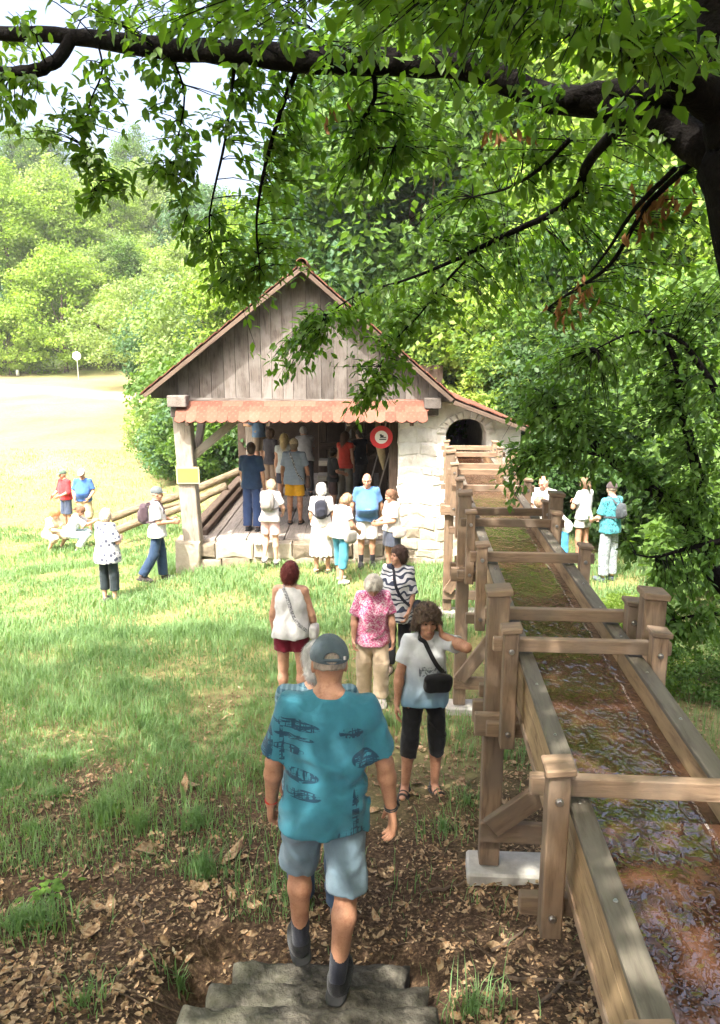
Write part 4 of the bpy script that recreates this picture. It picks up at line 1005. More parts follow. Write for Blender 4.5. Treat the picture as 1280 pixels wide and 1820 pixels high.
sprays = [(60,182,85,38,5.6,190),(20,215,40,25,5.6,70),(148,265,30,95,5.9,150),(165,345,18,30,6,45),(172,140,28,45,6.1,60),(330,150,30,40,6.1,50),(250,20,110,35,6.8,140),(80,5,120,28,5.2,120),(60,112,80,20,6.9,60),(270,170,75,55,5.8,150),(290,300,75,85,6.2,330),(375,290,45,95,6.1,120),(390,470,75,80,6.9,430),(470,480,50,70,7,240),(350,420,45,40,6.7,100),
    (560,190,130,75,5.7,460),(470,260,55,115,6.1,270),(620,290,110,85,6.5,430),(520,410,60,85,6.9,220),(700,220,80,80,6.2,260),
    (545,620,95,42,7.6,330),(590,570,80,35,7.6,220),(690,570,75,55,7.5,360),(665,680,55,50,7.6,260),(760,540,60,60,7.4,220),(490,655,40,18,7.6,70),(630,735,25,30,7.6,60),(720,640,35,50,7.5,120),
    (860,215,150,80,6,560),(800,370,110,90,7,430),(1000,300,120,85,6,420),(1150,430,140,110,6.2,520),(930,460,90,60,6.9,230),(900,560,70,50,7.4,170),(1230,330,80,90,5.2,260),(1060,560,110,60,6.6,260),
    (420,12,140,32,4.4,190),(600,22,140,38,4.2,240),(780,35,140,42,4.2,280),(950,60,120,60,4.1,300),(1120,40,140,55,3.9,300),(1240,80,70,80,3.7,150),(300,10,180,30,4.0,120),(700,60,160,30,4.6,150),(480,155,120,22,6.3,90),(880,150,120,50,4.6,160),(1100,210,90,35,4.5,80),
    (640,10,110,35,3.4,120),(850,30,110,45,3.3,140),(1060,30,110,50,3.2,140),(1200,110,80,60,3.4,80),(480,15,80,30,3.5,70),(300,5,90,25,3.7,60),(-110,60,70,60,6.4,130),(-120,170,70,60,6.2,120),(-240,60,60,50,6.6,90),(930,120,60,30,3.5,40),(560,120,50,18,4.4,16)]
n1 = near_tree(T1, limbs, sprays, nearleaf, nearbark, .105, 5)
# withered brown leaves on two of its twigs
brownm = mat_leaf('leaf_withered', (.17, .075, .035), (.27, .14, .065), None, .35, .7, .15)
g = np.random.default_rng(77); P = []
for (px, py, rx, ry, Yc, n) in ((1185,352,45,24,5.0,42),(1140,385,25,30,5.1,20),(1040,520,30,30,5.7,22),(995,545,18,22,5.9,14),(590,200,20,20,5.6,6),(910,235,40,10,5.3,12)):
    c = np.array(pxp((px, py, Yc))); P.append(c + g.normal(0, .55, (n,3))*np.array([rx, rx, ry])*Yc/FPX)
P = np.concatenate(P); n = len(P); LD = g.normal(0, .3, (n,3)) + np.array([0,0,-1]); LD /= np.linalg.norm(LD, axis=1)[:,None]
Yv = np.cross(g.normal(0,1,(n,3)), LD); Yv /= np.linalg.norm(Yv, axis=1)[:,None]; Zv = np.cross(LD, Yv); L = g.uniform(.06, .10, n)
V = P[:,None,:] + np.einsum('nij,kj->nki', np.stack([LD*L[:,None], Yv*(L*.8)[:,None], Zv*(L*2.5)[:,None]], -1), LT)
o = obj('withered_leaves', mesh_np('withered_leaves', V.reshape(-1,3), ((np.arange(n)*8)[:,None,None]+LTF[None]).reshape(-1,3)), brownm, T1); o['kind'] = 'stuff'
# the rest of its crown, above and behind the camera
g = np.random.default_rng(91); cl = []
for _ in range(760):
    x, y = g.uniform(-7.5, 6.5), g.uniform(-9, 5.0); z = 7.4 + .9*math.cos(x*.4) + g.uniform(-.9, 1.5)
    if y > 2.5: z += .5
    if vnoise(x*.55, y*.55, 0, 61) < -.6: continue
    cl.append((x, y, z))
cl = np.array(cl); i = np.repeat(np.arange(len(cl)), 85); n = len(i); P = cl[i] + g.normal(0, 1, (n,3))*np.array([.48,.48,.28])
px, py, dep = project(P); ok = ~((dep > .2) & (px > -60) & (px < 1340) & (py > -10)); P = P[ok]; n = len(P)
L = g.uniform(.14, .23, n); Rm = rotmats(g.uniform(0, 6.28, n), g.normal(.2, .4, n), g.normal(0, .4, n))
T4 = np.array([[-.5,0,0],[.05,.3,.05],[.5,0,-.06],[.05,-.3,.05]])
V = P[:,None,:] + np.einsum('nij,kj->nki', Rm, T4)*L[:,None,None]; b0 = (np.arange(n)*4)[:,None]
o = obj('upper_crown', mesh_np('upper_crown', V.reshape(-1,3), np.concatenate([b0+np.array([[0,1,2]]), b0+np.array([[0,2,3]])], 1).reshape(-1,3)), nearleaf, T1); o['kind'] = 'stuff'

T2 = empty('bushy_tree', (4.2, 6.6, gz(4.2, 6.6)), 0, 'bushy dark green tree with leaning limbs hanging over the right side of flume', 'tree')
limbs = [[W_(4.35, 6.4, -.1, .12), W_(4.1, 6.5, .9, .10), (1262, 1010, 6.8, .085), (1225, 930, 6.9, .075), (1150, 860, 7.1, .065), (1085, 815, 7.3, .05), (1030, 765, 7.5, .03), (970, 700, 7.7, .012)],
    [(1255, 1000, 6.8, .06), (1240, 850, 6.9, .05), (1215, 740, 7.0, .04), (1200, 640, 7.1, .03), (1150, 560, 7.2, .015)],
    [(1330, 820, 6.6, .05), (1285, 720, 6.7, .035), (1245, 650, 6.8, .028), (1200, 600, 6.9, .02), (1130, 590, 7.0, .012), (1060, 620, 7.2, .006)],
    [(1290, 960, 6.4, .03), (1220, 975, 6.4, .02), (1165, 990, 6.5, .012), (1130, 985, 6.6, .006)], [(1300, 1090, 6.2, .02), (1230, 1095, 6.2, .012), (1160, 1110, 6.3, .006)],
    [(1080, 812, 7.3, .02), (1010, 800, 7.5, .012), (950, 810, 7.7, .006)]]
sprays = [(955,690,75,70,7.7,330),(1070,650,115,85,7.6,560),(1200,640,100,95,7.1,520),(925,790,45,80,7.8,210),(900,850,30,60,7.9,120),(1030,755,105,62,7.4,480),(1180,790,110,95,7.0,560),(985,815,60,35,7.5,120),(1195,900,40,50,7.0,180),(1240,950,55,70,6.5,330),(1215,1060,60,55,6.3,300),(1185,1010,25,40,6.5,80),(1245,1120,45,45,6.1,130),(1190,1130,35,25,6.2,70),(1260,540,60,80,6.8,190),(1100,720,110,60,7.3,330),(985,760,60,60,7.6,230),(1265,850,50,90,6.6,260),(1122,950,18,55,7.0,60),(1015,850,50,22,7.5,70)]
near_tree(T2, limbs, [(a, b, c, d, e, int(f*1.35)) for a, b, c, d, e, f in sprays] + [(1130,840,55,35,6.9,200),(1225,900,45,50,6.6,160),(1235,720,50,60,6.6,160)], mat_leaf('leaf_near2', (.055, .13, .025), (.12, .22, .04), None, .45, .45, .3, hscale=1.0), nearbark, .095, 15)
# ------------------------------------------------------------------ people: smooth solid shapes blended into one skin
class Solid:
    """blend of soft primitives, meshed with surface nets"""
    def __init__(s): s.p = []
    def add(s, fn, lo, hi, k=.02, mode='u'): s.p.append((fn, np.array(lo, float), np.array(hi, float), k, mode)); return s
    def cone(s, a, b, ra, rb, k=.02, flat=False, mode='u'):
        a, b = np.array(a, float), np.array(b, float); ab = b-a; L2 = ab@ab + 1e-9; L = math.sqrt(L2); m = max(ra, rb)
        def fn(P):
            t = ((P-a)@ab)/L2; tc = np.clip(t, 0, 1)
            if flat:
                r = np.linalg.norm(P - a - t[...,None]*ab, axis=-1) - (ra + (rb-ra)*tc)
                return np.maximum(r, np.maximum((t-1)*L, -t*L - ra*.8))
            return np.linalg.norm(P - a - tc[...,None]*ab, axis=-1) - (ra + (rb-ra)*tc)
        return s.add(fn, np.minimum(a, b)-m, np.maximum(a, b)+m, k, mode)
    def ell(s, c, r, B=None, k=.02, mode='u', pw=2.0):
        c, r = np.array(c, float), np.array(r, float); B = np.eye(3) if B is None else np.array(B, float)   # rows are axes
        def fn(P):
            q = (P-c)@B.T
            if pw != 2.0:
                k0 = (np.abs(q/r)**pw).sum(-1)**(1/pw); return (k0-1)*r.min()
            k0 = np.linalg.norm(q/r, axis=-1); k1 = np.linalg.norm(q/(r*r), axis=-1) + 1e-9; return k0*(k0-1)/k1
        m = (np.abs(B.T)@r); return s.add(fn, c-m, c+m, k, mode)
    def loft(s, A, B, R_, F_, rings, k=.02, mode='u', pw=2.3):
        """rings: (t, half width, half depth, forward offset)"""
        A, B, R_, F_ = (np.array(q, float) for q in (A, B, R_, F_)); ax = B-A; L = np.linalg.norm(ax); U = ax/L; T = np.array(rings, float)
        def fn(P):
            q = P-A; t = (q@U)/L; w = np.interp(t, T[:,0], T[:,1]); d = np.interp(t, T[:,0], T[:,2]); o = np.interp(t, T[:,0], T[:,3])
            x, y = np.abs(q@R_)/w, np.abs(q@F_ - o)/d
            return np.maximum(((x**pw + y**pw)**(1/pw)-1)*np.minimum(w, d), np.maximum(-t, t-1)*L)
        m = max(T[:,1].max(), T[:,2].max() + np.abs(T[:,3]).max()); return s.add(fn, np.minimum(A, B)-m, np.maximum(A, B)+m, k, mode)
    def half(s, n, c, mode='i', k=.0):
        n = np.array(n, float); return s.add(lambda P: P@n - c, [-9]*3, [9]*3, k, mode)
    def __call__(s, P):
        D = np.full(P.shape[:-1], 1.0)
        for fn, lo, hi, k, mode in s.p: D = s.comb(D, fn(P), k, mode)
        return D
    @staticmethod
    def comb(D, d, k, mode):
        if mode == 'u':
            if k <= 0: return np.minimum(D, d)
            h = np.clip(.5 + .5*(D-d)/k, 0, 1); return D*(1-h) + d*h - k*h*(1-h)
        if mode == 's': d = -d
        if k <= 0: return np.maximum(D, d)
        h = np.clip(.5 - .5*(D-d)/k, 0, 1); return D*(1-h) + d*h + k*h*(1-h)
    def mesh(s, name, h, noise=None):
        us = [p for p in s.p if p[4] == 'u']; lo = np.min([p[1] for p in us], 0) - 2.5*h; hi = np.max([p[2] for p in us], 0) + 2.5*h
        n = np.ceil((hi-lo)/h).astype(int)+1; ax = [lo[i] + h*np.arange(n[i]) for i in range(3)]; D = np.full(n, 1.0)
        for fn, a, b, k, mode in s.p:
            pad = k + 3*h
            i0 = np.clip(np.floor((a-pad-lo)/h).astype(int), 0, n-1); i1 = np.clip(np.ceil((b+pad-lo)/h).astype(int)+1, 1, n)
            sl = tuple(slice(i0[q], i1[q]) for q in range(3))
            P = np.stack(np.meshgrid(ax[0][sl[0]], ax[1][sl[1]], ax[2][sl[2]], indexing='ij'), -1)
            D[sl] = s.comb(D[sl], fn(P), k, mode)
        if noise:
            m = np.abs(D) < .05; ii = np.nonzero(m); P = np.stack([ax[q][ii[q]] for q in range(3)], -1); D[ii] += noise(P)
        ins = D < 0; sh = tuple(n-1)
        cn = np.zeros(sh, int); cor = [(i, j, k) for i in (0,1) for j in (0,1) for k in (0,1)]
        sub = lambda A, c: A[c[0]:A.shape[0]-1+c[0], c[1]:A.shape[1]-1+c[1], c[2]:A.shape[2]-1+c[2]]
        for c in cor: cn += sub(ins, c)
        act = (cn > 0) & (cn < 8); I = np.stack(np.nonzero(act), -1); m = len(I)
        if not m: return bpy.data.meshes.new(name)
        vid = np.full(sh, -1); vid[act] = np.arange(m)
        cv = np.stack([D[I[:,0]+c[0], I[:,1]+c[1], I[:,2]+c[2]] for c in cor], -1); acc = np.zeros((m,3)); ct = np.zeros(m)
        for a in range(8):
            for b in range(a+1, 8):
                df = [abs(x-y) for x, y in zip(cor[a], cor[b])]
                if sum(df) != 1: continue
                va, vb = cv[:,a], cv[:,b]; x = (va < 0) != (vb < 0); t = np.where(x, va/np.where(x, va-vb, 1), 0)
                p = np.array(cor[a]) + t[:,None]*(np.array(cor[b])-np.array(cor[a])); acc += np.where(x[:,None], p, 0); ct += x
        V = lo + h*(I + acc/ct[:,None]); Fs = []
        for q in range(3):
            e0 = [slice(None)]*3; e1 = [slice(None)]*3; e0[q] = slice(0, -1); e1[q] = slice(1, None)
            a, b = ins[tuple(e0)], ins[tuple(e1)]; E = np.stack(np.nonzero(a != b), -1); u, v = (q+1) % 3, (q+2) % 3
            ok = (E[:,u] > 0) & (E[:,v] > 0) & (E[:,u] < n[u]-1) & (E[:,v] < n[v]-1); E = E[ok]
            if not len(E): continue
            fl = a[tuple(E.T)]; o = np.zeros(3, int)
            def idx(du, dv):
                G = E.copy(); G[:,u] -= du; G[:,v] -= dv; return vid[tuple(G.T)]
            Q = np.stack([idx(1,1), idx(0,1), idx(0,0), idx(1,0)], -1); Q[~fl] = Q[~fl][:, ::-1]; Fs.append(Q)
        return mesh_np(name, V, np.concatenate(Fs), True)
def join_np(name, meshes):
    Vs, Fs, b = [], [], 0
    for me in meshes:
        if not len(me.vertices): continue
        v = np.empty(len(me.vertices)*3, np.float32); me.vertices.foreach_get('co', v); f = np.empty(len(me.loops), np.int32); me.loops.foreach_get('vertex_index', f)
        Vs.append(v.reshape(-1,3)); Fs.append(f.reshape(-1,4)+b); b += len(me.vertices)
    return mesh_np(name, np.concatenate(Vs), np.concatenate(Fs), True)
nz = lambda v: np.array(v, float)/np.linalg.norm(v)

# ---- skin, hair and cloth
def mat_skin(c):
    def mk(n):
        t = NT(n); v = t.coord('Object'); a = t.noise(v, 18, 4, .6); col = t.ramp(t.math('ADD', t.math('MULTIPLY', a, .6), t.math('MULTIPLY', t.noise(v, 90, 3, .7), .4)), [(.32, (c[0]*.72, c[1]*.62, c[2]*.6)), (.5, c), (.68, vary(c, 1.18))])
        t.bsdf(col, .5, t.bump(t.noise(v, 160, 3), .3, .003), .35, Subsurface_Weight=.0); return t.m
    return keep('skin_%.2f_%.2f' % (c[0], c[1]), mk)
def mat_hair(c):
    def mk(n):
        t = NT(n); v = t.coord('Object', (1,1,.35)); a = t.noise(v, 70, 4, .65, .6); b = t.noise(v, 20, 3, .6, 1.0)
        col = t.ramp(t.math('ADD', t.math('MULTIPLY', a, .6), t.math('MULTIPLY', b, .4)), [(.3, vary(c, .45)), (.5, c), (.72, vary(c, 1.5))])
        t.bsdf(col, .6, t.bump(a, .9, .012), .3); return t.m
    return keep('hair_%.2f_%.2f_%.2f' % c, mk)
def mat_cloth(c, pat='plain', c2=(.8,.8,.8), sc=1.0, rough=.9):
    def mk(n):
        t = NT(n); v = t.coord('Object'); a = t.noise(v, 9, 4, .6); base = t.ramp(a, [(.3, vary(c, .85)), (.7, vary(c, 1.12))]); col = base
        if pat == 'plaid':
            f = []
            for ax, wv in (('X', 26), ('Z', 22)):
                w_ = t.n('ShaderNodeTexWave', wave_type='BANDS', bands_direction=ax); t.put(w_.inputs['Vector'], v); w_.inputs['Scale'].default_value = wv*sc/6.3*2; w_.inputs['Distortion'].default_value = .3
                f.append(t.ramp(w_.outputs[0], [(.55, (0,0,0)), (.7, (1,1,1))]))
            col = t.mix(t.math('MULTIPLY', t.math('ADD', f[0], f[1]), .45), base, c2)
        elif pat == 'spots':
            vo = t.n('ShaderNodeTexVoronoi'); t.put(vo.inputs['Vector'], v); vo.inputs['Scale'].default_value = 13*sc
            col = t.mix(t.ramp(vo.outputs['Distance'], [(.30, (1,1,1)), (.40, (0,0,0))]), base, c2)
            vo2 = t.n('ShaderNodeTexVoronoi'); t.put(vo2.inputs['Vector'], v); vo2.inputs['Scale'].default_value = 34*sc
            col = t.mix(t.math('MULTIPLY', t.ramp(vo2.outputs['Distance'], [(.26, (1,1,1)), (.36, (0,0,0))]), .6), col, c2)
        elif pat == 'print':
            col = t.mix(t.ramp(t.noise(v, 55*sc, 2, .6, 1.5), [(.50, (0,0,0)), (.56, (1,1,1))]), base, c2)
        elif pat == 'swirl':
            w_ = t.n('ShaderNodeTexWave', wave_type='RINGS'); t.put(w_.inputs['Vector'], v); w_.inputs['Scale'].default_value = 5*sc; w_.inputs['Distortion'].default_value = 9; w_.inputs['Detail'].default_value = 1; w_.inputs['Detail Scale'].default_value = 1.3
            col = t.mix(t.ramp(w_.outputs[0], [(.62, (0,0,0)), (.70, (1,1,1))]), base, c2)
        elif pat == 'stripe':
            w_ = t.n('ShaderNodeTexWave', wave_type='BANDS', bands_direction='Z'); t.put(w_.inputs['Vector'], v); w_.inputs['Scale'].default_value = 12*sc
            col = t.mix(t.ramp(w_.outputs[0], [(.5, (0,0,0)), (.6, (1,1,1))]), base, c2)
        elif pat == 'fade':
            sep = t.n('ShaderNodeSeparateXYZ'); t.put(sep.inputs[0], v); mr = t.n('ShaderNodeMapRange'); t.put(mr.inputs[0], sep.outputs[2]); mr.inputs[1].default_value = 1.25*sc; mr.inputs[2].default_value = .85*sc
            col = t.mix(mr.outputs[0], base, c2)
            fr = t.math('MULTIPLY', t.math('LESS_THAN', t.math('ABSOLUTE', t.math('SUBTRACT', sep.outputs[2], 1.17*sc)), .045), t.math('MULTIPLY', t.math('LESS_THAN', t.math('ABSOLUTE', t.math('SUBTRACT', sep.outputs[0], -.02)), .10), t.math('GREATER_THAN', sep.outputs[1], .02)))
            col = t.mix(t.math('MULTIPLY', fr, t.ramp(t.noise(t.coord('Object', (30, 1, 16)), 1.0, 4, .7, 1.0), [(.52, (0,0,0)), (.56, (.8,.8,.8))])), col, (.05, .055, .07))
        elif pat == 'sketch':                                # torn ink strokes in a few places
            sep = t.n('ShaderNodeSeparateXYZ'); t.put(sep.inputs[0], v); tot = 0.0
            st = t.noise(t.coord('Object', (5, 1, 42)), 1.0, 4, .7, .8); st2 = t.noise(t.coord('Object', (60, 1, 9)), 1.0, 3, .6, .5)
            for (x, z, rx, rz) in ((-.13, 1.545, .12, .026), (-.14, 1.485, .10, .014), (-.17, 1.42, .08, .022), (-.12, 1.30, .10, .034), (-.10, 1.21, .09, .028), (.13, 1.54, .06, .028), (.20, 1.40, .07, .045), (.13, 1.02, .07, .045), (.12, .95, .08, .014), (.09, .87, .10, .028), (-.28, 1.43, .04, .11), (.15, 1.15, .018, .12), (-.20, 1.36, .013, .22)):
                dx = t.math('DIVIDE', t.math('SUBTRACT', sep.outputs[0], x), rx); dz = t.math('DIVIDE', t.math('SUBTRACT', t.math('ADD', sep.outputs[2], t.math('MULTIPLY', sep.outputs[0], .12)), z), rz)
                d = t.math('ADD', t.math('MULTIPLY', dx, dx), t.math('MULTIPLY', dz, dz)); tot = t.math('ADD', t.math('MAXIMUM', t.math('SUBTRACT', 1.0, d), 0.0), tot)
            m = t.math('MULTIPLY', t.math('MINIMUM', t.math('MULTIPLY', tot, 6.0), 1.0), t.ramp(t.math('MAXIMUM', st, t.math('SUBTRACT', st2, .03)), [(.485, (0,0,0)), (.505, (1,1,1))]))
            col = t.mix(t.math('MULTIPLY', m, .85), base, c2)
        wv = t.noise(t.coord('Object', (1,1,1)), 420, 2); fo = t.noise(t.coord('Object', (1,1,.5)), 9, 3, .5, .8)
        t.bsdf(col, rough, t.bump(t.math('ADD', t.math('MULTIPLY', wv, .15), fo), .5, .03), .15, Sheen_Weight=.15); return t.m
    return keep('cloth_%s_%.2f_%.2f_%.2f_%.2f_%.1f' % (pat, *c, c2[0], sc), mk)
eyem = mat_plain('eye_dark', (.03, .02, .015), .2); lipm = mat_plain('lips', (.42, .16, .13), .5)
leatherm = mat_plain('black_leather', (.015, .015, .017), .45, 30, .3, .2); solem = mat_plain('shoe_sole', (.03, .03, .03), .8); metalm = boltm

SK = (.45, .25, .165); SKT = (.37, .19, .115); SKL = (.55, .34, .25)
NPEOPLE = 0
def person(label, x, y, z, yaw, H=1.72, fem=False, fat=0.0, skin=SK, lean=0.0, side=0.0, head=(0,0), tyaw=0.0,
           arms=None, legs=None, feet=None, top=None, bottom=None, shoes=((.05,.05,.055),), socks=None, hair=('short', (.2,.17,.14)), cap=None, pack=None, bag=None, bands=(), curl=(.55,.55), res=.016, group=None, sit=0.0, glasses=False):
    """local frame: x right, y forward, z up; yaw 0 faces away from the camera"""
    s = H/1.75; root = empty('person', (x, y, z), yaw, label, 'person', group); W0 = W[root.name]
    sw = (.142 if fem else .168)*s; hw = (.092 if fem else .088)*s
    arms = arms or {}; legs = legs or {}
    U = nz((math.sin(side), math.sin(lean), math.cos(lean)*math.cos(side))); Rr = nz(np.array([math.cos(tyaw), math.sin(tyaw), 0]) - U*(np.array([math.cos(tyaw), math.sin(tyaw), 0])@U)); Fw = np.cross(U, Rr)
    P = np.array([0, 0, .94*s]); th, sh_ = .435*s, .43*s
    J = {}
    for sd, nm in ((-1, 'l'), (1, 'r')):
        a, b = legs.get(nm, ((.03*sd, .03, -1), (.01*sd, -.05, -1))); hp = P + np.array([sd*hw, 0, -.03*s]); kn = hp + nz(a)*th; an = kn + nz(b)*sh_; J[nm+'hip'], J[nm+'knee'], J[nm+'ank'] = hp, kn, an
    fz = feet or (0, 0)                                        # height of each sole over the root
    dz = .075*s - min(J['lank'][2]-fz[0], J['rank'][2]-fz[1]) ; 
    for k_ in list(J): J[k_] = J[k_] + np.array([0,0,dz])
    P = P + np.array([0,0,dz]); Nk = P + U*.525*s
    for sd, nm in ((-1, 'l'), (1, 'r')):
        S = P + U*.440*s + Rr*sd*sw; a, b = arms.get(nm, ((.16*sd, .02, -1), (.05*sd, .18, -1)))
        tw = lambda q: Rr*q[0] + nz(np.cross(np.array([0,0,1.]), Rr))*q[1] + np.array([0,0,1.])*q[2]
        if nm+'ik' in arms: J[nm+'sh'] = S; continue
        E = S + nz(tw(a))*.285*s; Wr = E + nz(tw(b))*.25*s; J[nm+'sh'], J[nm+'el'], J[nm+'wr'] = S, E, Wr
        J[nm+'fd'] = nz(tw(b))
    # head frame
    hp_, hy_ = head; hy = hy_; f = Rr*math.sin(hy) + Fw*math.cos(hy); u0 = U*.6 + np.array([0,0,.4]); u0 = nz(u0 - f*(u0@f)*.999)
    Hf = nz(f*math.cos(hp_) - u0*math.sin(hp_)); Hu = nz(u0*math.cos(hp_) + f*math.sin(hp_)); Hr = np.cross(Hf, Hu); hs = s*(.97 if not fem else .95)
    HB = np.stack([Hr, Hf, Hu]); Hc = Nk + Hu*.108*s + Fw*.018*s
    hp3 = lambda a, b, c: Hc + (Hr*a + Hf*b + Hu*c)*hs
    for nm in 'lr':
        if nm+'ik' in arms:                                    # hand brought to a place given in the head's frame
            tg, hint = arms[nm+'ik']; S = J[nm+'sh']; T_ = hp3(*tg); l1, l2 = .285*s, .25*s; d = T_-S; L = min(np.linalg.norm(d), l1+l2-.01); d = nz(d)
            ca = (l1*l1 + L*L - l2*l2)/(2*l1*L); hn = np.array(hint, float); hn = nz(hn - d*(hn@d)); E = S + d*l1*ca + hn*l1*math.sqrt(max(0, 1-ca*ca)); Wr = S + d*L
            J[nm+'el'], J[nm+'wr'], J[nm+'fd'] = E, Wr, nz(Wr-E)
    b_ = fat
    if fem: rings = [(0, .15, .105, 0), (.12, .178, .125, -.01), (.24, .165, .118+.04*b_, .005*b_), (.42, .135+.03*b_, .10+.07*b_, .03*b_), (.62, .15+.015*b_, .115+.05*b_, .02), (.74, .152, .115+.02*b_, .015), (.83, .138, .092, 0), (.90, .105, .078, -.008), (.96, .068, .062, -.012), (1, .052, .052, -.012)]
    else: rings = [(0, .145, .105, 0), (.12, .165, .12, -.008), (.28, .158+.02*b_, .112+.06*b_, .03*b_), (.42, .155+.03*b_, .108+.09*b_, .05*b_), (.62, .172+.01*b_, .118+.03*b_, .02*b_+.005), (.75, .178, .12, .005), (.83, .160, .10, -.004), (.90, .122, .085, -.010), (.96, .080, .070, -.014), (1, .060, .058, -.014)]
    rings = [(t, a*s, c*s, o*s) for t, a, c, o in rings]; TA, TB = P - U*.10*s, Nk - U*.01
    # ---- body
    B = Solid(); B.loft(TA, TB, Rr, Fw, rings, .02)
    for nm in 'lr':
        B.ell(J[nm+'sh'], (.050*s,)*3, None, .04); B.cone(Nk - U*.035*s - Fw*.012*s, J[nm+'sh'], .050*s, .046*s, .03)
        B.cone(J[nm+'sh'], J[nm+'el'], .052*s, .040*s, .03)
        fm = J[nm+'el']*.72 + J[nm+'wr']*.28; B.cone(J[nm+'el'], fm, .040*s, .0425*s, .02); B.cone(fm, J[nm+'wr'], .0425*s, .026*s, .02)
        B.cone(J[nm+'hip'], J[nm+'knee'], .088*s, .056*s, .04)
        kn, an = J[nm+'knee'], J[nm+'ank']; sd = nz(an-kn); bk = nz(np.array([0,-1,0]) - sd*(-sd[1])); cf = kn*.7 + an*.3 + bk*.014*s
        B.cone(kn, cf, .053*s, .056*s, .03); B.cone(cf, an, .055*s, .034*s, .03)
    B.cone(Nk - U*.05*s, hp3(0, -.018, -.06), .062*s if not fem else .054*s, .052*s if not fem else .045*s, .035)
    ft = {}
    for nm in 'lr':
        a = J[nm+'ank']; yw = 0.0
        d = legs.get(nm+'f', None); fd = nz(np.array(d, float)) if d is not None else np.array([.12*(1 if nm == 'r' else -1), 1, 0.])
        fd = nz(fd); ft[nm] = (a, fd); B.ell(a + fd*.07*s - np.array([0,0,.035*s]), (.04*s, .11*s, .034*s), np.stack([nz(np.cross(fd, [0,0,1])), fd, nz(np.cross(np.cross(fd, [0,0,1]), fd))]), .03)
    ms = [B.mesh('b', res)]
    # head, finer
    Hd = Solid(); Hd.ell(hp3(0, -.012, .03), np.array((.075, .094, .096))*hs, HB, .02).ell(hp3(0, .020, -.045), np.array((.060, .070, .078))*hs, HB, .04)
    Hd.ell(hp3(0, .058, -.095), np.array((.03, .028, .024))*hs, HB, .03)
    Hd.cone(hp3(0, -.02, -.05), Nk - U*.02, .05*s, .055*s, .02)
    Hd.cone(hp3(0, .086, .022), hp3(0, .105, -.022), .008*hs, .014*hs, .012); Hd.ell(hp3(0, .078, .03), np.array((.045, .016, .012))*hs, HB, .02)
    for sd in (-1, 1):
        Hd.ell(hp3(sd*.030, .094, .008), np.array((.018, .014, .011))*hs, HB, .012, 's'); Hd.ell(hp3(sd*.044, .062, -.03), np.array((.022, .02, .02))*hs, HB, .02)
        Hd.ell(hp3(sd*.077, -.008, -.004), np.array((.010, .020, .033))*hs, HB, .008)
    Hd.ell(hp3(0, .086, -.058), np.array((.024, .012, .009))*hs, HB, .01)
    ms.append(Hd.mesh('h', max(.0055, res*.5)))
    # hands
    for qi, nm in enumerate('lr'):
        wr, fd = J[nm+'wr'], J[nm+'fd']; sd = 1 if nm == 'r' else -1
        hd = arms.get(nm+'h'); hdir = nz(hd[0]) if hd else nz(fd + np.array([0, .05, -.1])); pn = np.array(hd[1], float) if hd else np.array([-sd, .15, 0.])   # palm normal
        pn = nz(pn - hdir*(pn@hdir)); ac = np.cross(hdir, pn)                # across the palm
        if ac@np.array([0,1,0]) < 0 and not hd: ac = -ac
        if hd and len(hd) > 2: ac = ac*hd[2]
        Hn = Solid(); Hn.cone(wr - fd*.05*s, wr, .030*s, .026*s, .02)
        pc = wr + hdir*.052*s; Hn.ell(pc, (.043*s, .017*s, .055*s), np.stack([ac, pn, hdir]), .02, 'u', 2.6)
        cu = curl[qi]
        for fi, (of, ln) in enumerate(((.030, .072), (.011, .082), (-.010, .077), (-.029, .060))):
            p0 = wr + hdir*.088*s + ac*of*s; d1 = nz(hdir*math.cos(cu*.8) + pn*math.sin(cu*.8) + ac*of*1.2); p1 = p0 + d1*ln*.5*s
            d2 = nz(hdir*math.cos(cu*2.0) + pn*math.sin(cu*2.0)); p2 = p1 + d2*ln*.36*s; d3 = nz(hdir*math.cos(cu*2.9) + pn*math.sin(cu*2.9)); p3 = p2 + d3*ln*.25*s
            Hn.cone(p0 - hdir*.02*s, p1, .0098*s, .009*s, .006); Hn.cone(p1, p2, .009*s, .008*s, .004); Hn.cone(p2, p3, .008*s, .007*s, .004)
        t0 = wr + hdir*.022*s + ac*.026*s; t1 = t0 + nz(hdir*.7 + ac*.75 + pn*.45)*.042*s; t2 = t1 + nz(hdir + ac*.15 + pn*.5)*.036*s
        Hn.cone(t0, t1, .014*s, .011*s, .012); Hn.cone(t1, t2, .0105*s, .008*s, .005)
        J[nm+'palm'] = pc + pn*.02
        ms.append(Hn.mesh('hd', max(.0042, res*.42)))
    body = obj('body', join_np('body', ms), mat_skin(skin), root, W0)
    det = res < .013
    if hp_ < .9:
        for sd in (-1, 1):
            E_ = Solid().ell(hp3(sd*.031, .080, .008), np.array((.012, .008, .0065))*hs, HB); obj('eye', E_.mesh('eye', .0035), eyem, body, W0)
        L_ = Solid().ell(hp3(0, .092, -.060), np.array((.023, .009, .007))*hs, HB); obj('lips', L_.mesh('lips', .004), lipm, body, W0)
    # ---- clothes
    def wrk(amp, fr, sd_):
        def f(Q):
            a, b, c = Q[:,0]*fr, Q[:,1]*fr, Q[:,2]*fr; wv = .8*vnoise(a*.6, b*.6, c*.6, sd_+8)
            r1 = np.cos(3.4*vnoise(a*.8 + c*.4 + wv, b*.8, c*.65 - a*.3 + wv, sd_)); r2 = np.cos(3.2*vnoise(a*1.3 - c*.6 + wv, b*1.3, c*.8 + wv, sd_+3))
            return np.minimum(-amp*(1.5 if res < .013 else 1.0)*(.7*r1 + .4*r2) + .004, .0055)
        return f
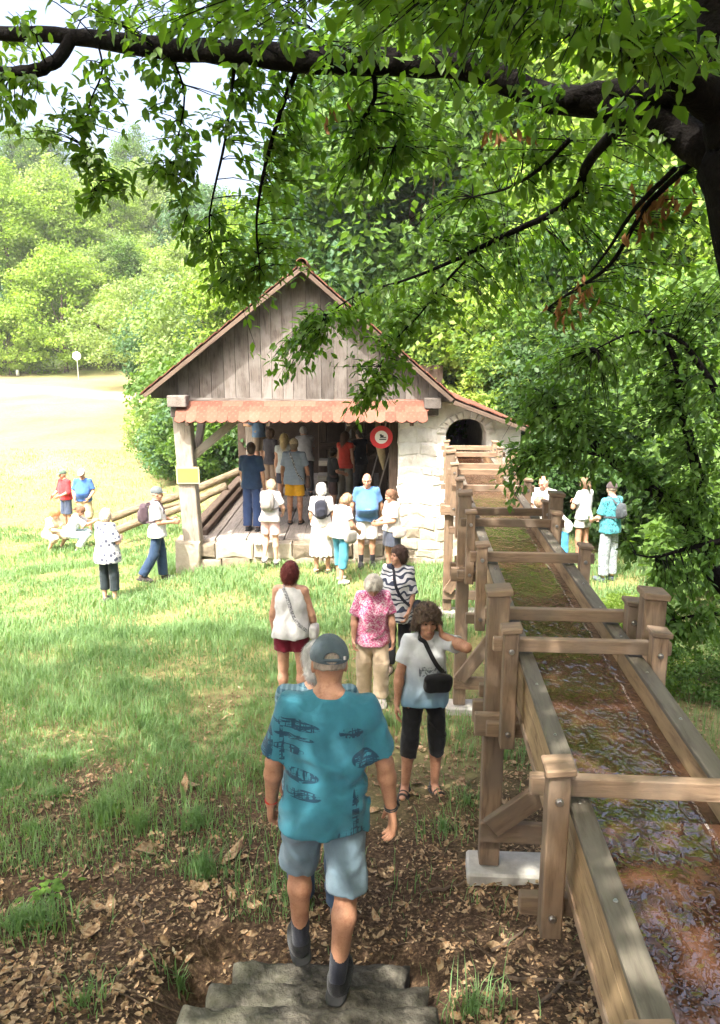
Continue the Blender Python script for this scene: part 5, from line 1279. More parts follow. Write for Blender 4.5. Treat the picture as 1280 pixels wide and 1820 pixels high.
    seed = int(abs(x*100+y*10)) % 50
    shirt = None
    if top:
        m, o = top; e = max(o.get('e', .014), res*.9); hem = o.get('hem', .14)*s; sl = o.get('sleeve', .6); loose = o.get('loose', .0)
        chest = rings[5]; rr = []; A2 = P - U*hem; Lt = np.linalg.norm(TB-A2); L0 = np.linalg.norm(TB-TA)
        for t in np.linspace(0, 1, 16):
            zt = t*Lt - (Lt - L0); t0 = max(0, zt/L0); T = np.array(rings); w_, d_, o_ = (np.interp(t0, T[:,0], T[:,i]) for i in (1,2,3))
            if t0 < .72:
                bl = (.72-t0)/.72; w_ = max(w_, (.90 if fem else .93)*chest[1] + loose*bl); d_ = max(d_, .93*chest[2] + loose*bl)
                w_ += loose*bl*.5; d_ += loose*bl*.5
                if bottom and zt < .10*s: w_ = max(w_, hw + .088*s + .016); d_ = max(d_, .112*s + .016)
            rr.append((t, w_+e, d_+e, o_))
        G = Solid(); G.loft(A2, TB - U*.012*s, Rr, Fw, rr, .02)
        for nm in 'lr':
            S, E, Wr = J[nm+'sh'], J[nm+'el'], J[nm+'wr']; sr = o.get('sr', .018)
            if sl > 0:
                G.ell(S, (.048*s+e,)*3, None, .04); G.cone(Nk - U*.040*s - Fw*.012*s, S, .050*s+e*.7, .046*s+e, .03); en = S + (E-S)*min(sl, 1); G.cone(S, en, .048*s+e, .044*s+e+sr*min(1, sl), .03, sl <= 1)
                if sl > 1: G.cone(E, E + (Wr-E)*(sl-1), .044*s+e+.004, .032*s+e+.006, .03, True)
            else: G.ell(S*.86 + Nk*.14 - U*.01, (.052*s+e*.6,)*3, None, .04)
        nd = o.get('neck', .05); G.ell(Nk + U*.045*s + Fw*(.02)*s, (.066*s, (.052+nd*.5)*s, .050*s + nd*.5), np.stack([Rr, nz(Fw - U*.55), nz(U + Fw*.55)]), .008, 's')
        shirt = G; obj(o.get('name', 'shirt'), G.mesh('shirt', res, (lambda w0: (lambda Q: w0(Q)*np.clip((Nk[2]-.06-Q[:,2])/.12, 0, 1)))(wrk(o.get('wr', .006), 9, seed))), m, root, W0)
    if bottom:
        m, o = bottom; kind = o['kind']; e = max(o.get('e', .012), res*.8); G = Solid()
        T = np.array(rings)
        if kind == 'skirt':
            ln = o['len']*s; fl = o.get('flare', .06); A2 = P + np.array([0,0,-ln]); B2 = P + U*.16*s; Lk = np.linalg.norm(B2-A2)
            G.loft(A2, B2, np.array([1,0,0.]), np.array([0,1,0.]), [(0, .17*s+fl, .14*s+fl, 0), (.5, .185*s+fl*.4, .15*s+fl*.4, 0), (1-.20*s/Lk, .178*s+e, .13*s+e, 0), (1, .145*s+e, .112*s+e, 0)], .02)
            nf = o.get('folds', .006); pl = lambda Q: nf*np.sin(np.arctan2(Q[:,1], Q[:,0])*13)*sstep(P[2], P[2]-ln, Q[:,2])
            obj('skirt', G.mesh('skirt', res, pl), m, root, W0)
        else:
            zb = o.get('waist', .12)*s
            rr = [(0, rings[0][1]*.9, rings[0][2]+e, -.004)]
            for t in (.12, .3, .5, 1):
                zt = t*(zb+.10*s); t0 = zt/np.linalg.norm(TB-TA); rr.append((t, np.interp(t0, T[:,0], T[:,1])+e*.6, np.interp(t0, T[:,0], T[:,2])+e*.6, np.interp(t0, T[:,0], T[:,3])))
            G.loft(TA, P + U*zb, Rr, Fw, rr, .02)
            lw, hwid = o.get('lw', .012), o.get('hem', .075)*s; ln = o['len']               # 0..1 thigh, 1..2 shin
            for nm in 'lr':
                hp2, kn, an = J[nm+'hip'], J[nm+'knee'], J[nm+'ank']
                if ln <= 1: G.cone(hp2, hp2 + (kn-hp2)*ln, .086*s+e*.6, hwid+e, .03, True)
                else: G.cone(hp2, kn, .086*s+e*.6, max(.058*s+lw, hwid*.95)+e, .035); G.cone(kn, kn + (an-kn)*(ln-1), max(.058*s+lw, hwid*.95)+e, hwid+e*.6, .02, True)
            obj(o.get('name', 'shorts' if ln < 1.4 else 'trousers'), G.mesh('legs', res, wrk(.006, 11, seed+9)), m, root, W0)
    # ---- shoes and socks
    for nm in 'lr':
        a, fd = ft[nm]; rt = nz(np.cross(fd, [0,0,1])); upf = np.cross(rt, fd); Bf = np.stack([rt, fd, upf]); sole = a - upf*.075*s
        if socks:
            Sk_ = Solid().cone(a + nz(J[nm+'knee']-a)*socks[1]*s, a - upf*.01, .042*s+.004, .040*s, .02, True); obj('sock', Sk_.mesh('sock', max(.007, res*.7)), mat_cloth(socks[0]), root, W0)
        sc_ = shoes[0]; m = mat_cloth(sc_, rough=.7); Sh = Solid()
        if len(shoes) > 1 and shoes[1] == 'sandal':
            for q in (.015, .085, .135): Sh.cone(a + fd*q*s - rt*.04*s - upf*.05*s, a + fd*q*s + rt*.04*s - upf*.05*s, .014, .014, .004); Sh.ell(a + fd*q*s - upf*.036*s, (.046*s, .015*s, .041*s), Bf, .004)
            Sh.ell(a - upf*.01*s - fd*.012*s, (.046*s, .05*s, .012*s), Bf, .004)
            Sh.ell(a + fd*.065*s - upf*.070*s, (.050*s, .140*s, .016*s), Bf, .004, 'u', 3)
        else:
            Sh.ell(a + fd*.035*s - upf*.030*s, (.054*s, .088*s, .066*s), Bf, .03).ell(a + fd*.105*s - upf*.042*s, (.055*s, .110*s, .044*s), Bf, .03)
        Sh.half(-upf, -(sole@upf), 'i')
        so = obj('shoe', Sh.mesh('shoe', max(.006, res*.6)), m, root, W0)
        So = Solid().ell(sole + fd*.065*s + upf*.008, (.054*s, .150*s, .014), Bf, .0, 'u', 3.2); obj('sole', So.mesh('sole', max(.007, res*.6)), mat_cloth(shoes[2], rough=.8) if len(shoes) > 2 else solem, so, W0)
    # ---- hair
    if hair:
        st, hc = hair[0], hair[1]; inf = {'short': .012, 'crop': .006, 'bob': .026, 'curly': .036, 'long': .020, 'tail': .014, 'full': .020, 'fringe': .006}[st]; g_ = Solid()
        g_.ell(hp3(0, -.016, .032), (np.array((.075, .094, .096))+inf)*hs, HB, .02)
        if st in ('bob', 'curly', 'full'): 
            g_.ell(hp3(0, -.045, -.015), (np.array((.080, .070, .095))+inf*.9)*hs, HB, .03)
        if st in ('short', 'tail', 'fringe'): g_.ell(hp3(0, -.050, -.04), (np.array((.055, .045, .05))+inf)*hs, HB, .03)
        if st == 'crop': g_.half(-Hu, -float(Hc@Hu) + .012*hs, 'i', .01)
        if st == 'curly':
            for sd in (-1, 1): g_.ell(hp3(sd*.080, -.005, -.06), np.array((.042, .055, .075))*hs, HB, .03)
        if st == 'long':
            bl = hair[2]*s; c0 = hp3(0, -.06, .0); c1 = hp3(0, -.075, -.12); c2 = c1 - np.array([0,0,bl]) - Fw*.03
            g_.cone(c0, c1, .085*hs, .075*hs, .04); g_.cone(c1, c2, .072*hs, .045*hs, .03)
            for sd in (-1, 1): g_.cone(hp3(sd*.065, -.01, .0), hp3(sd*.075, -.01, -.15), .032*hs, .03*hs, .03)
        face = {'curly': .040, 'bob': .044, 'full': .036}.get(st, .032); n_ = nz(Hf*.8 - Hu*.6); g_.half(n_, float(Hc@n_) + face*hs, 'i', .012)
        if st == 'fringe': g_.half(Hu, float(Hc@Hu) + .035*hs, 'i', .01)
        if st == 'tail': g_.ell(hp3(0, -.115, .03), np.array((.03, .03, .03))*hs, HB, .02); g_.cone(hp3(0, -.13, .03), hp3(.0, -.17, -.10), .034*hs, .016*hs, .02)
        g_.half(-Hu, -float(Hc@Hu) + (.14 if st not in ('long', 'curly') else 9)*hs, 'i')
        amp, fr = {'curly': (.020, 42), 'bob': (.009, 30), 'full': (.009, 36)}.get(st, (.004, 50))
        obj('hair', g_.mesh('hair', max(.006, res*.6), lambda Q: amp*(vnoise(Q[:,0]*fr, Q[:,1]*fr, Q[:,2]*fr*.7, seed) + .6*vnoise(Q[:,0]*fr*2, Q[:,1]*fr*2, Q[:,2]*fr*1.6, seed+5))), mat_hair(hc), body, W0)
    def strands(ob, n, L, wd, curl_):
        me = ob.data; nv = len(me.vertices)
        if not nv: return
        v = np.empty(nv*3, np.float32); me.vertices.foreach_get('co', v); v = v.reshape(-1,3); nn = np.empty(nv*3, np.float32); me.vertices.foreach_get('normal', nn); nn = nn.reshape(-1,3)
        g = np.random.default_rng(nv); i = g.integers(0, nv, n); P0 = v[i] - nn[i]*.004; N0 = nn[i]
        dn = -Hu*1.0 - Hf*.25 + g.normal(0, .35, (n,3)); dn = dn - N0*(dn*N0).sum(1)[:,None]*.85; dn /= np.linalg.norm(dn, axis=1)[:,None]+1e-9
        sdv = np.cross(N0, dn); sdv /= np.linalg.norm(sdv, axis=1)[:,None]+1e-9; ln = L*g.uniform(.5, 1.3, n); ph = g.uniform(0, 6.28, n); pts = []
        for k in range(5):
            t = k/4; a = ph + t*5.5
            p = P0 + dn*(ln*t)[:,None]*(1 - .45*min(1, curl_)) + N0*(.010*math.sin(t*2.6)+.002 + (curl_*.011*(1+np.cos(a)))[:,None]*t) + sdv*(curl_*.016*np.sin(a))[:,None]*t
            w_ = wd*(1-.75*t); pts += [p - sdv*w_/2, p + sdv*w_/2]
        V = np.stack(pts, 1).reshape(-1,3); b0 = (np.arange(n)*10)[:,None]; F = np.concatenate([b0 + np.array([[2*k, 2*k+1, 2*k+3, 2*k+2]]) for k in range(4)], 1).reshape(-1,4)
        m2 = join_np('hair', [me, mesh_np('s', V, F, True)]); m2.materials.append(mat_hair(hair[1])); ob.data = m2
    if hair and hair[0] not in ('crop', 'fringe'):
        ho = [c for c in body.children if c.name.startswith('hair')][0]; near = res < .013; cl_ = 1.0 if hair[0] == 'curly' else .25 if hair[0] in ('full', 'bob') else .0
        strands(ho, 2600 if near else 500, .045*s if hair[0] != 'long' else .10*s, .0022 if near else .005, cl_)
    if glasses:
        gl = MB()
        for sd in (-1, 1):
            gl.tube([Vector(hp3(sd*.034 + .020*math.cos(q), .104, .006 + .016*math.sin(q))) for q in np.linspace(0, 6.28, 13)], .0025, 4)
            gl.tube([Vector(hp3(sd*.055, .102, .01)), Vector(hp3(sd*.082, .0, .012))], .002, 4)
        gl.tube([Vector(hp3(-.014, .106, .008)), Vector(hp3(.014, .106, .008))], .002, 4); gl.build('glasses', leatherm, body, None).matrix_basis = Matrix.Identity(4)
    if cap:
        cm = mat_cloth(cap[0]); C_ = Solid().ell(hp3(0, -.012, .040), (np.array((.075, .096, .090))+.017)*hs, HB, .0); C_.half(-Hu + Hf*.10, -float(Hc@Hu) + float(Hc@Hf)*.10 - .032*hs, 'i', .006)
        if len(cap) > 1: C_.ell(hp3(0, -.12, .048), np.array((.036, .05, .026))*hs, HB, .004, 's')
        co = obj('cap', C_.mesh('cap', max(.0045, res*.5), lambda Q: .0015*vnoise(Q[:,0]*30, Q[:,1]*30, Q[:,2]*30, 4)), cm, root, W0)
        V_ = Solid().ell(hp3(0, .105, .046), np.array((.074, .075, .008))*hs, np.stack([Hr, nz(Hf - Hu*.25), nz(Hu + Hf*.25)]), .0); obj('visor', V_.mesh('visor', .005), cm, co, W0)
        if len(cap) > 1:
            arc = [Vector(hp3(math.sin(q)*.088, -.022 - math.cos(q)*.100, .040)) for q in np.linspace(-.5, .5, 9)]; mb = MB().tube(arc, .008, 6); obj('strap', mb.mesh('strap'), cm, co, W0)
            b0 = Vector(hp3(.060, -.100, .046)); mb = MB().tube([b0 - Vector(Hu)*.008, b0 + Vector(Hu)*.008], .008, 6); obj('buckle', mb.mesh('buckle'), metalm, co, W0)
    def wrap(pts, push=.008):
        """lay points onto the clothes by marching in towards the spine"""
        out = []
        f_ = shirt or B
        for p in pts:
            p = np.array(p, float); t = (p-TA)@U; axp = TA + U*np.clip(t, .02, .60*s); d = p-axp; L = np.linalg.norm(d); d = d/(L+1e-9); r_ = .42
            for _ in range(28):
                v = float(f_((axp + d*r_)[None])[0]); r_ -= max(.002, v*.7) if v > push else 0
                if v <= push: break
            out.append(Vector(axp + d*r_))
        return out
    def ribbon(name, pts, wdt, th, m, parent):
        mb = MB(); n = len(pts); vs = []
        for i, p in enumerate(pts):
            T_ = (pts[min(i+1, n-1)] - pts[max(i-1, 0)]).normalized(); ax_ = Vector(TA) + Vector(U)*float((np.array(p)-TA)@U); N_ = (p-ax_); N_ = (N_ - T_*N_.dot(T_)).normalized(); S_ = T_.cross(N_)
            vs += [p - S_*wdt/2 - N_*th, p + S_*wdt/2 - N_*th, p + S_*wdt/2 + N_*th*.4, p - S_*wdt/2 + N_*th*.4]
        f = []
        for i in range(n-1):
            for q in range(4): f.append((i*4+q, i*4+(q+1) % 4, i*4+4+(q+1) % 4, i*4+4+q))
        f += [(3,2,1,0), (n*4-4, n*4-3, n*4-2, n*4-1)]
        return obj(name, mb.add(vs, f).mesh(name), m, parent, W0)
    if pack:
        pm = mat_cloth(pack[0], rough=.7); k_ = pack[1]; c = P + U*.30*s - Fw*(.175+.04*k_)*s
        Bk = Solid().ell(c, (.135*k_, .085*k_, .20*k_), np.stack([Rr, Fw, U]), .0, 'u', 3.0).ell(c - Fw*.075*k_ - U*.05*k_, (.10*k_, .045*k_, .10*k_), np.stack([Rr, Fw, U]), .015, 'u', 3.0)
        bo = empty_pack = obj('backpack', Bk.mesh('backpack', max(.009, res*.8), lambda Q: .004*vnoise(Q[:,0]*18, Q[:,1]*18, Q[:,2]*18, 3)), pm, None, W0)
        tag(bo, pack[2], 'backpack')
        for sd in (-1, 1):
            raw = [c + U*.17*k_ + Rr*sd*.07*k_ + Fw*.05, P + U*.47*s + Rr*sd*.10*s - Fw*.12, P + U*.54*s + Rr*sd*.11*s, P + U*.46*s + Rr*sd*.115*s + Fw*.2, P + U*.32*s + Rr*sd*.15*s + Fw*.2, P + U*.2*s + Rr*sd*.25*s, c - U*.15*k_ + Rr*sd*.12*k_ + Fw*.03]
            pts = [Vector(raw[0])] + wrap(raw[1:-1]) + [Vector(raw[-1])]; ribbon('strap', smooth_path(pts, 4), .035, .006, pm, bo)
    if bag:
        bm_, sz_, sd, drop, front, lab = bag[:6]; pm = bm_ if not isinstance(bm_, tuple) else mat_cloth(bm_, rough=.6)
        c = P - U*drop*s + Rr*sd*(.10 if front else .19)*s + Fw*front*.19*s; so_ = -sd
        bx_ = Solid().ell(np.array(wrap([c])[0]) + (Fw*front if front else Rr*sd)*sz_[1]*.8, sz_, np.stack([Rr, Fw, U]) if front else np.stack([Fw, Rr, U]), 0, 'u', 3.5)
        bo = obj('shoulder_bag', bx_.mesh('bag', max(.007, res*.7), lambda Q: .003*vnoise(Q[:,0]*22, Q[:,1]*22, Q[:,2]*22, 3)), pm, None, W0); tag(bo, lab, 'bag')
        sm_ = mat_cloth(bag[6], 'print', (.55,.55,.56), 1.2) if len(bag) > 6 else pm
        for fb in (1, -1):
            raw = [P + U*(.50*(1-q) + (-drop+.04)*q)*s + Rr*(so_*.105*(1-q) + sd*.17*q)*s + Fw*fb*.25*math.sin(math.pi*(.12+.76*q)) + U*.03*math.sin(math.pi*q) for q in np.linspace(0, 1, 9)]
            ribbon('strap', smooth_path(wrap([P + U*.56*s + Rr*so_*.11*s] + raw, .014), 3), .034, .007, sm_, bo)
    for (nm, kind, c_) in bands:
        a, d_ = J[nm+'wr'] - J[nm+'fd']*.02, J[nm+'fd']; M_ = Vector(d_).to_track_quat('Z', 'Y').to_matrix()
        w_ = .006 if kind == 'bracelet' else .011
        pts = [Vector(a) + M_ @ Vector((math.cos(q), math.sin(q), 0))*.029*s for q in np.linspace(0, 2*math.pi, 17)]
        b2 = obj(kind, MB().tube(pts, w_*.45, 6, False).tube([p + Vector(d_)*w_ for p in pts], w_*.45, 6, False).mesh(kind), mat_cloth(c_, rough=.5), root, W0)
        if kind == 'watch':
            q = Vector(a) + M_ @ Vector((0, 1, 0))*.031*s; obj('dial', MB().tube([q, q + (M_ @ Vector((0,1,0)))*.008], .018, 12).mesh('dial'), leatherm, b2, W0)
    return root, J, W0
def foot(px, py, z=None): return ground_at(px, py) if z is None else at_z(px, py, z)
# ------------------------------------------------------------------ who stands where
PI = math.pi
WHITE, OFFW = (.56,.56,.555), (.60,.58,.56)
# the man on the steps
person('man from behind in teal patterned T-shirt, denim shorts and grey cap on the stone steps', -.175, 3.36, .66, .04, 1.86, skin=SKT, lean=.05, side=.05, head=(.18, -.12),
    arms={'l': ((-.30, .00, -1), (-.10, .22, -1)), 'r': ((.34, -.04, -1), (.14, .06, -1)), 'rh': ((.10, .10, -1), (-.9, -.2, 0))}, curl=(1.15, .40),
    legs={'l': ((-.10, .36, -1), (.0, -.10, -1)), 'r': ((.03, -.04, -1), (-.12, -.26, -1)), 'lf': (-.18, 1, -.06), 'rf': (.22, 1, .0)}, feet=(.0, .12),
    top=(mat_cloth((0.035,0.16,0.215), 'sketch', (.012, .03, .06)), dict(sleeve=.80, hem=.13, e=.012, loose=.008, sr=.018, neck=.03, wr=.010)),
    bottom=(mat_cloth((0.15,0.22,0.27), 'plain'), dict(kind='p', len=.98, hem=.088, lw=.018, e=.012, name='shorts')), shoes=((.008,.008,.009),), socks=((.018,.02,.03), .10),
    hair=('crop', (.30,.25,.20)), cap=((.075,.10,.115), 'strap'), bands=(('l', 'bracelet', (.45,.03,.02)), ('r', 'watch', (.03,.03,.03))), res=.0085)
q = foot(572, 1622)
person('grey haired man in blue plaid shirt and jeans ahead of the man in teal', -.25, q.y, q.z, .0, 1.80, skin=SK, head=(.15, 0),
    top=(mat_cloth((0.045,0.12,0.17), 'plaid', (.22, .34, .40), 1.2), dict(sleeve=.8, hem=.12)), bottom=(mat_cloth((0.05,0.09,0.16)), dict(kind='p', len=1.93, hem=.072, lw=.012)), legs={'l': ((-.06,.10,-1), (0,-.05,-1)), 'r': ((.06,-.02,-1), (0,-.12,-1))},
    shoes=((.16,.15,.14),), hair=('short', (.55,.53,.50)), res=.012)
# the curly haired woman
q = foot(752, 1408)
person('dark curly haired woman in white to blue T-shirt and black leggings, hand at head', q.x, q.y, q.z, PI+.12, 1.66, True, skin=SKT, lean=.03, head=(.08, .0),
    arms={'r': ((.30, .02, -1), (.10, .12, -1)), 'lik': ((-.125, .045, -.115), (-.8, .45, -.6)), 'lh': ((.30, -.10, 1), (.9, .0, -.2), -1)}, curl=(.5, .35),
    legs={'l': ((-.04,.04,-1), (.02,-.04,-1)), 'r': ((.10,.10,-1), (.06,-.10,-1)), 'rf': (.35, 1, 0), 'lf': (-.15, 1, 0)},
    top=(mat_cloth((0.484,0.499,0.515), 'fade', (.13,.25,.34), .97), dict(sleeve=.62, hem=.10, loose=.03, neck=.10, sr=.03, wr=.008)), bottom=(mat_cloth((0.012,0.012,0.015)), dict(kind='p', len=1.30, hem=.062, lw=.004, e=.008, name='capri_leggings')),
    shoes=((.06,.05,.045), 'sandal'), hair=('curly', (.085,.055,.035)), bag=((.012,.012,.015), (.115,.04,.075), -1, -.14, 1, 'small black crossbody bag on the chest of the curly haired woman'), res=.0095)
# around the meadow path
x_, y_ = -.74, 7.75
person('woman from behind with short dark red hair, sleeveless white blouse and burgundy shorts', x_, y_, gz(x_, y_), -.10, 1.70, True, .35, head=(.05, .15), arms={'l': ((-.24,.05,-1), (-.02,.25,-1)), 'r': ((.30,.1,-1), (.10,.35,-1))},
    top=(mat_cloth(WHITE), dict(sleeve=0, hem=.075, loose=.04, neck=.05, wr=.010)), bottom=(mat_cloth((0.13,0.008,0.02)), dict(kind='p', len=.50, hem=.098, lw=.02)), shoes=((.5,.48,.46),),
    hair=('full', (.105,.018,.014)), bag=((.45,.44,.43), (.10,.05,.08), 1, .02, 0, 'grey patterned shoulder bag hanging from the red haired woman', (.16,.16,.17)), res=.011)
q = foot(662, 1248)
person('old woman in pink printed blouse and beige trousers walking with her head bowed', q.x, q.y, q.z, PI+.05, 1.60, True, .5, skin=SK, lean=.14, head=(.62, .05), arms={'l': ((-.30,.0,-1), (-.05,.25,-1)), 'r': ((.30,-.02,-1), (.05,.2,-1))},
    legs={'l': ((-.02,.22,-1), (0,-.10,-1)), 'r': ((.02,-.08,-1), (0,-.22,-1))}, top=(mat_cloth((0.42,0.055,0.17), 'print', (.66,.50,.55)), dict(sleeve=.8, hem=.15, loose=.03, neck=.07, wr=.009)), bottom=(mat_cloth((0.52,0.4,0.28)), dict(kind='p', len=1.92, hem=.085, lw=.02)), shoes=((.55,.5,.45),), hair=('bob', (.50,.46,.40)), res=.011)
q = foot(706, 1198)
person('smiling dark haired woman in white blouse with black swirls and black trousers', q.x, q.y, q.z, PI-.35, 1.66, True, .6, head=(-.05, .75), arms={'l': ((-.2,.05,-1), (.1,.5,-1)), 'r': ((.2,.1,-1), (-.1,.5,-.9))},
    top=(mat_cloth((0.515,0.523,0.546), 'swirl', (.04,.05,.08)), dict(sleeve=1.0, hem=.20, loose=.05, neck=.08)), bottom=(mat_cloth((0.015,0.015,0.018)), dict(kind='p', len=1.85, hem=.07)), shoes=((.55,.42,.36),), hair=('full', (.06,.035,.025)), bag=((.02,.022,.03), (.09,.04,.08), -1, .02, 0, 'dark shoulder bag of the smiling woman in the swirl blouse'), res=.011)
# before the mill
q = foot(482, 1008)
person('woman with blond hair and pink shorts bending before the platform, grey backpack on her back', q.x, q.y, q.z, -.15, 1.60, True, .2, skin=SKL, lean=.22, head=(.5, -.2), arms={'l': ((-.2,.35,-1), (.3,.7,-.6)), 'r': ((.35,.25,-1), (-.2,.75,-.6))}, legs={'l': ((-.03,.22,-1), (0,-.55,-1)), 'r': ((.03,.05,-1), (0,-.04,-1))}, feet=(.12, 0),
    top=(mat_cloth((0.546,0.53,0.53)), dict(sleeve=.7, hem=.10, loose=.02)), bottom=(mat_cloth((0.66,0.45,0.45)), dict(kind='p', len=.75, hem=.09, lw=.01)), shoes=((.68,.67,.66),), hair=('full', (.42,.34,.24)), pack=((.20,.185,.17), .92, 'grey camouflage backpack worn by the woman in pink shorts'))
q = foot(573, 1018)
person('white haired woman in long white dress from behind, small black backpack on her back', q.x, q.y, q.z, .0, 1.66, True, .2, skin=SK, head=(.1, 0), arms={'l': ((-.22,.1,-1), (.1,.35,-1)), 'r': ((.25,.1,-1), (-.1,.45,-1))},
    top=(mat_cloth((0.577,0.569,0.554)), dict(sleeve=.75, hem=.05, loose=.015, name='bodice')), bottom=(mat_cloth((0.577,0.573,0.554)), dict(kind='skirt', len=.62, flare=.055, folds=.012)), shoes=((.5,.34,.24), 'sandal'), hair=('full', (.72,.70,.66)), pack=((.02,.02,.025), .85, 'small black backpack on the woman in the white dress'))
tag(MB().tube([(-.60, 13.06, .78), (-.53, 13.05, .80), (-.47, 13.04, .78)], [.09, .16, .10], 12).build('sun_hat', mat_plain('straw', (.58,.50,.36), .9, 40, .2, .5), None, None, True), 'pale straw hat held behind the woman in the white dress', 'hat')
q = foot(606, 1036)
person('woman in turquoise capri jeans and striped top looking down beside the white dress', q.x, q.y, q.z, -.75, 1.60, True, .75, lean=.12, head=(.65, .2), arms={'l': ((-.15,.25,-1), (.15,.75,-.5)), 'r': ((.22,.15,-1), (-.1,.7,-.5))}, legs={'l': ((-.05,.16,-1), (0,-.02,-1)), 'r': ((.06,-.10,-1), (0,-.2,-1))},
    top=(mat_cloth((0.55,0.55,0.62), 'stripe', (.70,.68,.70)), dict(sleeve=.6, hem=.08, loose=.03)), bottom=(mat_cloth((0.06,0.24,0.33)), dict(kind='p', len=1.45, hem=.075, lw=.012, name='capri_jeans')), shoes=((.70,.69,.68),), hair=('full', (.36,.25,.15)), bag=((.22,.21,.19), (.13,.05,.11), 1, .03, 0, 'grey shoulder bag of the woman in turquoise jeans'))
q = foot(652, 1008)
person('stout man in light blue T-shirt and white shorts facing away from the mill', q.x, q.y, q.z, PI+.05, 1.78, False, 1.25, skin=SK, head=(.12, .1), arms={'l': ((-.34,-.12,-1), (-.02,-.35,-1)), 'r': ((.34,-.12,-1), (.02,-.35,-1))},
    top=(mat_cloth((0.07,0.17,0.36)), dict(sleeve=.72, hem=.10, loose=.015, neck=.07)), bottom=(mat_cloth((0.562,0.554,0.538)), dict(kind='p', len=.92, hem=.098, lw=.02)), shoes=((.02,.02,.022),), socks=((.015,.015,.018), .13), hair=('fringe', (.45,.42,.38)), glasses=True)
q = foot(694, 1022)
person('woman with brown ponytail in white T-shirt and dark skirt facing the stout man', q.x+.02, q.y, q.z, PI/2+.55, 1.58, True, .3, head=(.25, .15), arms={'l': ((-.15,.3,-1), (.25,.8,-.1)), 'r': ((.15,.2,-1), (-.2,.8,-.15))},
    top=(mat_cloth((0.53,0.523,0.499)), dict(sleeve=.8, hem=.06, loose=.03)), bottom=(mat_cloth((0.06,0.07,0.1)), dict(kind='skirt', len=.36, flare=.02, folds=.003)), shoes=((.3,.28,.26),), hair=('tail', (.16,.085,.05)), bag=((.42,.37,.36), (.13,.045,.08), -1, .06, 0, 'pale grey bag of the woman with the ponytail'))
# left, on the sunny grass
x_, y_ = px_x(196, 12.0, 0), 12.0
person('fair haired woman from behind in white blouse with dark flowers and black capri trousers', x_, y_, gz(x_, y_), -.35, 1.60, True, .9, skin=SKL, head=(.25, .1), arms={'l': ((-.22,.2,-1), (.1,.8,-.2)), 'r': ((.3,.1,-1), (-.35,.75,.05))},
    top=(mat_cloth((0.515,0.515,0.546), 'spots', (.07,.08,.12)), dict(sleeve=.9, hem=.20, loose=.05)), bottom=(mat_cloth((0.02,0.03,0.035)), dict(kind='p', len=1.62, hem=.075)), shoes=((.1,.1,.1),), hair=('full', (.55,.47,.35)))
x_, y_ = px_x(284, 13.2, 0), 13.2
person('man in white shirt, navy trousers and grey cap striding towards the corner post', x_, y_, gz(x_, y_), -PI/2+.25, 1.76, False, .3, skin=SK, head=(.12, 0), arms={'l': ((-.1,.1,-1), (.2,1,-.05)), 'r': ((.12,.1,-1), (-.2,1,-.02))}, legs={'l': ((0,.10,-1), (0,.05,-1)), 'r': ((0,-.20,-1), (0,-.62,-1)), 'rf': (.1, 1, -.25)}, feet=(0, 0),
    top=(mat_cloth((0.515,0.523,0.538), 'print', (.60,.62,.66)), dict(sleeve=.8, hem=.12, loose=.03)), bottom=(mat_cloth((0.025,0.05,0.1)), dict(kind='p', len=1.94, hem=.08, lw=.02)), shoes=((.06,.05,.05),), hair=('crop', (.4,.37,.33)), cap=((.10,.12,.125),), pack=((.06,.04,.05), .95, 'dark maroon backpack of the man in the grey cap'))
x_, y_ = px_x(150, 19.8, 0), 19.8
person('man in blue polo shirt and beige shorts standing out on the dry grass', x_, y_, gz(x_, y_), PI+.05, 1.80, False, .8, skin=SK, head=(.2, 0), arms={'l': ((-.35,.05,-1), (.35,.7,-.6)), 'r': ((.3,.1,-1), (-.3,.7,-.55))}, top=(mat_cloth((0.045,0.12,0.34)), dict(sleeve=.8, hem=.08, loose=.02, neck=.07)), bottom=(mat_cloth((0.48,0.38,0.24)), dict(kind='p', len=1.05, hem=.10, lw=.02)), shoes=((.12,.11,.1),), hair=('fringe', (.5,.48,.45)), cap=((.6,.58,.55),))
x_, y_ = px_x(117, 20.3, 0), 20.3
person('man in red shirt, dark shorts and green cap beside the blue polo man', x_, y_, gz(x_, y_), PI-.6, 1.74, False, .4, skin=SK, head=(.2, .2), arms={'l': ((-.2,.2,-1), (.3,.8,-.3)), 'r': ((.25,.2,-1), (-.2,.8,-.4))}, top=(mat_cloth((0.48,0.035,0.04)), dict(sleeve=1.2, hem=.06, loose=.02)), bottom=(mat_cloth((0.06,0.08,0.13)), dict(kind='p', len=1.0, hem=.09, lw=.015)), shoes=((.2,.15,.12),), hair=('crop', (.4,.36,.3)), cap=((.10,.15,.11),))
SQ = dict(legs={'l': ((-.25,1,-.05), (.0,-.75,-1)), 'r': ((.25,1,-.05), (0,-.75,-1))}, lean=.45)
x_, y_ = px_x(124, 17.6, -.5), 17.6
person('woman in pale blue clothes crouching in the grass near the blue polo man', x_, y_, gz(x_, y_), -PI/2+.3, 1.66, True, .2, head=(.3, 0), arms={'l': ((-.1,.8,-.6), (.3,.9,.2)), 'r': ((.1,.8,-.7), (-.3,.9,.3))}, top=(mat_cloth((0.515,0.53,0.562)), dict(sleeve=1.0, hem=.08, loose=.02)), bottom=(mat_cloth((0.42,0.55,0.6)), dict(kind='p', len=1.8, hem=.08, lw=.02)), shoes=((.4,.38,.36),), hair=('tail', (.18,.10,.06)), **SQ)
x_, y_ = px_x(88, 18.0, -.5), 18.0
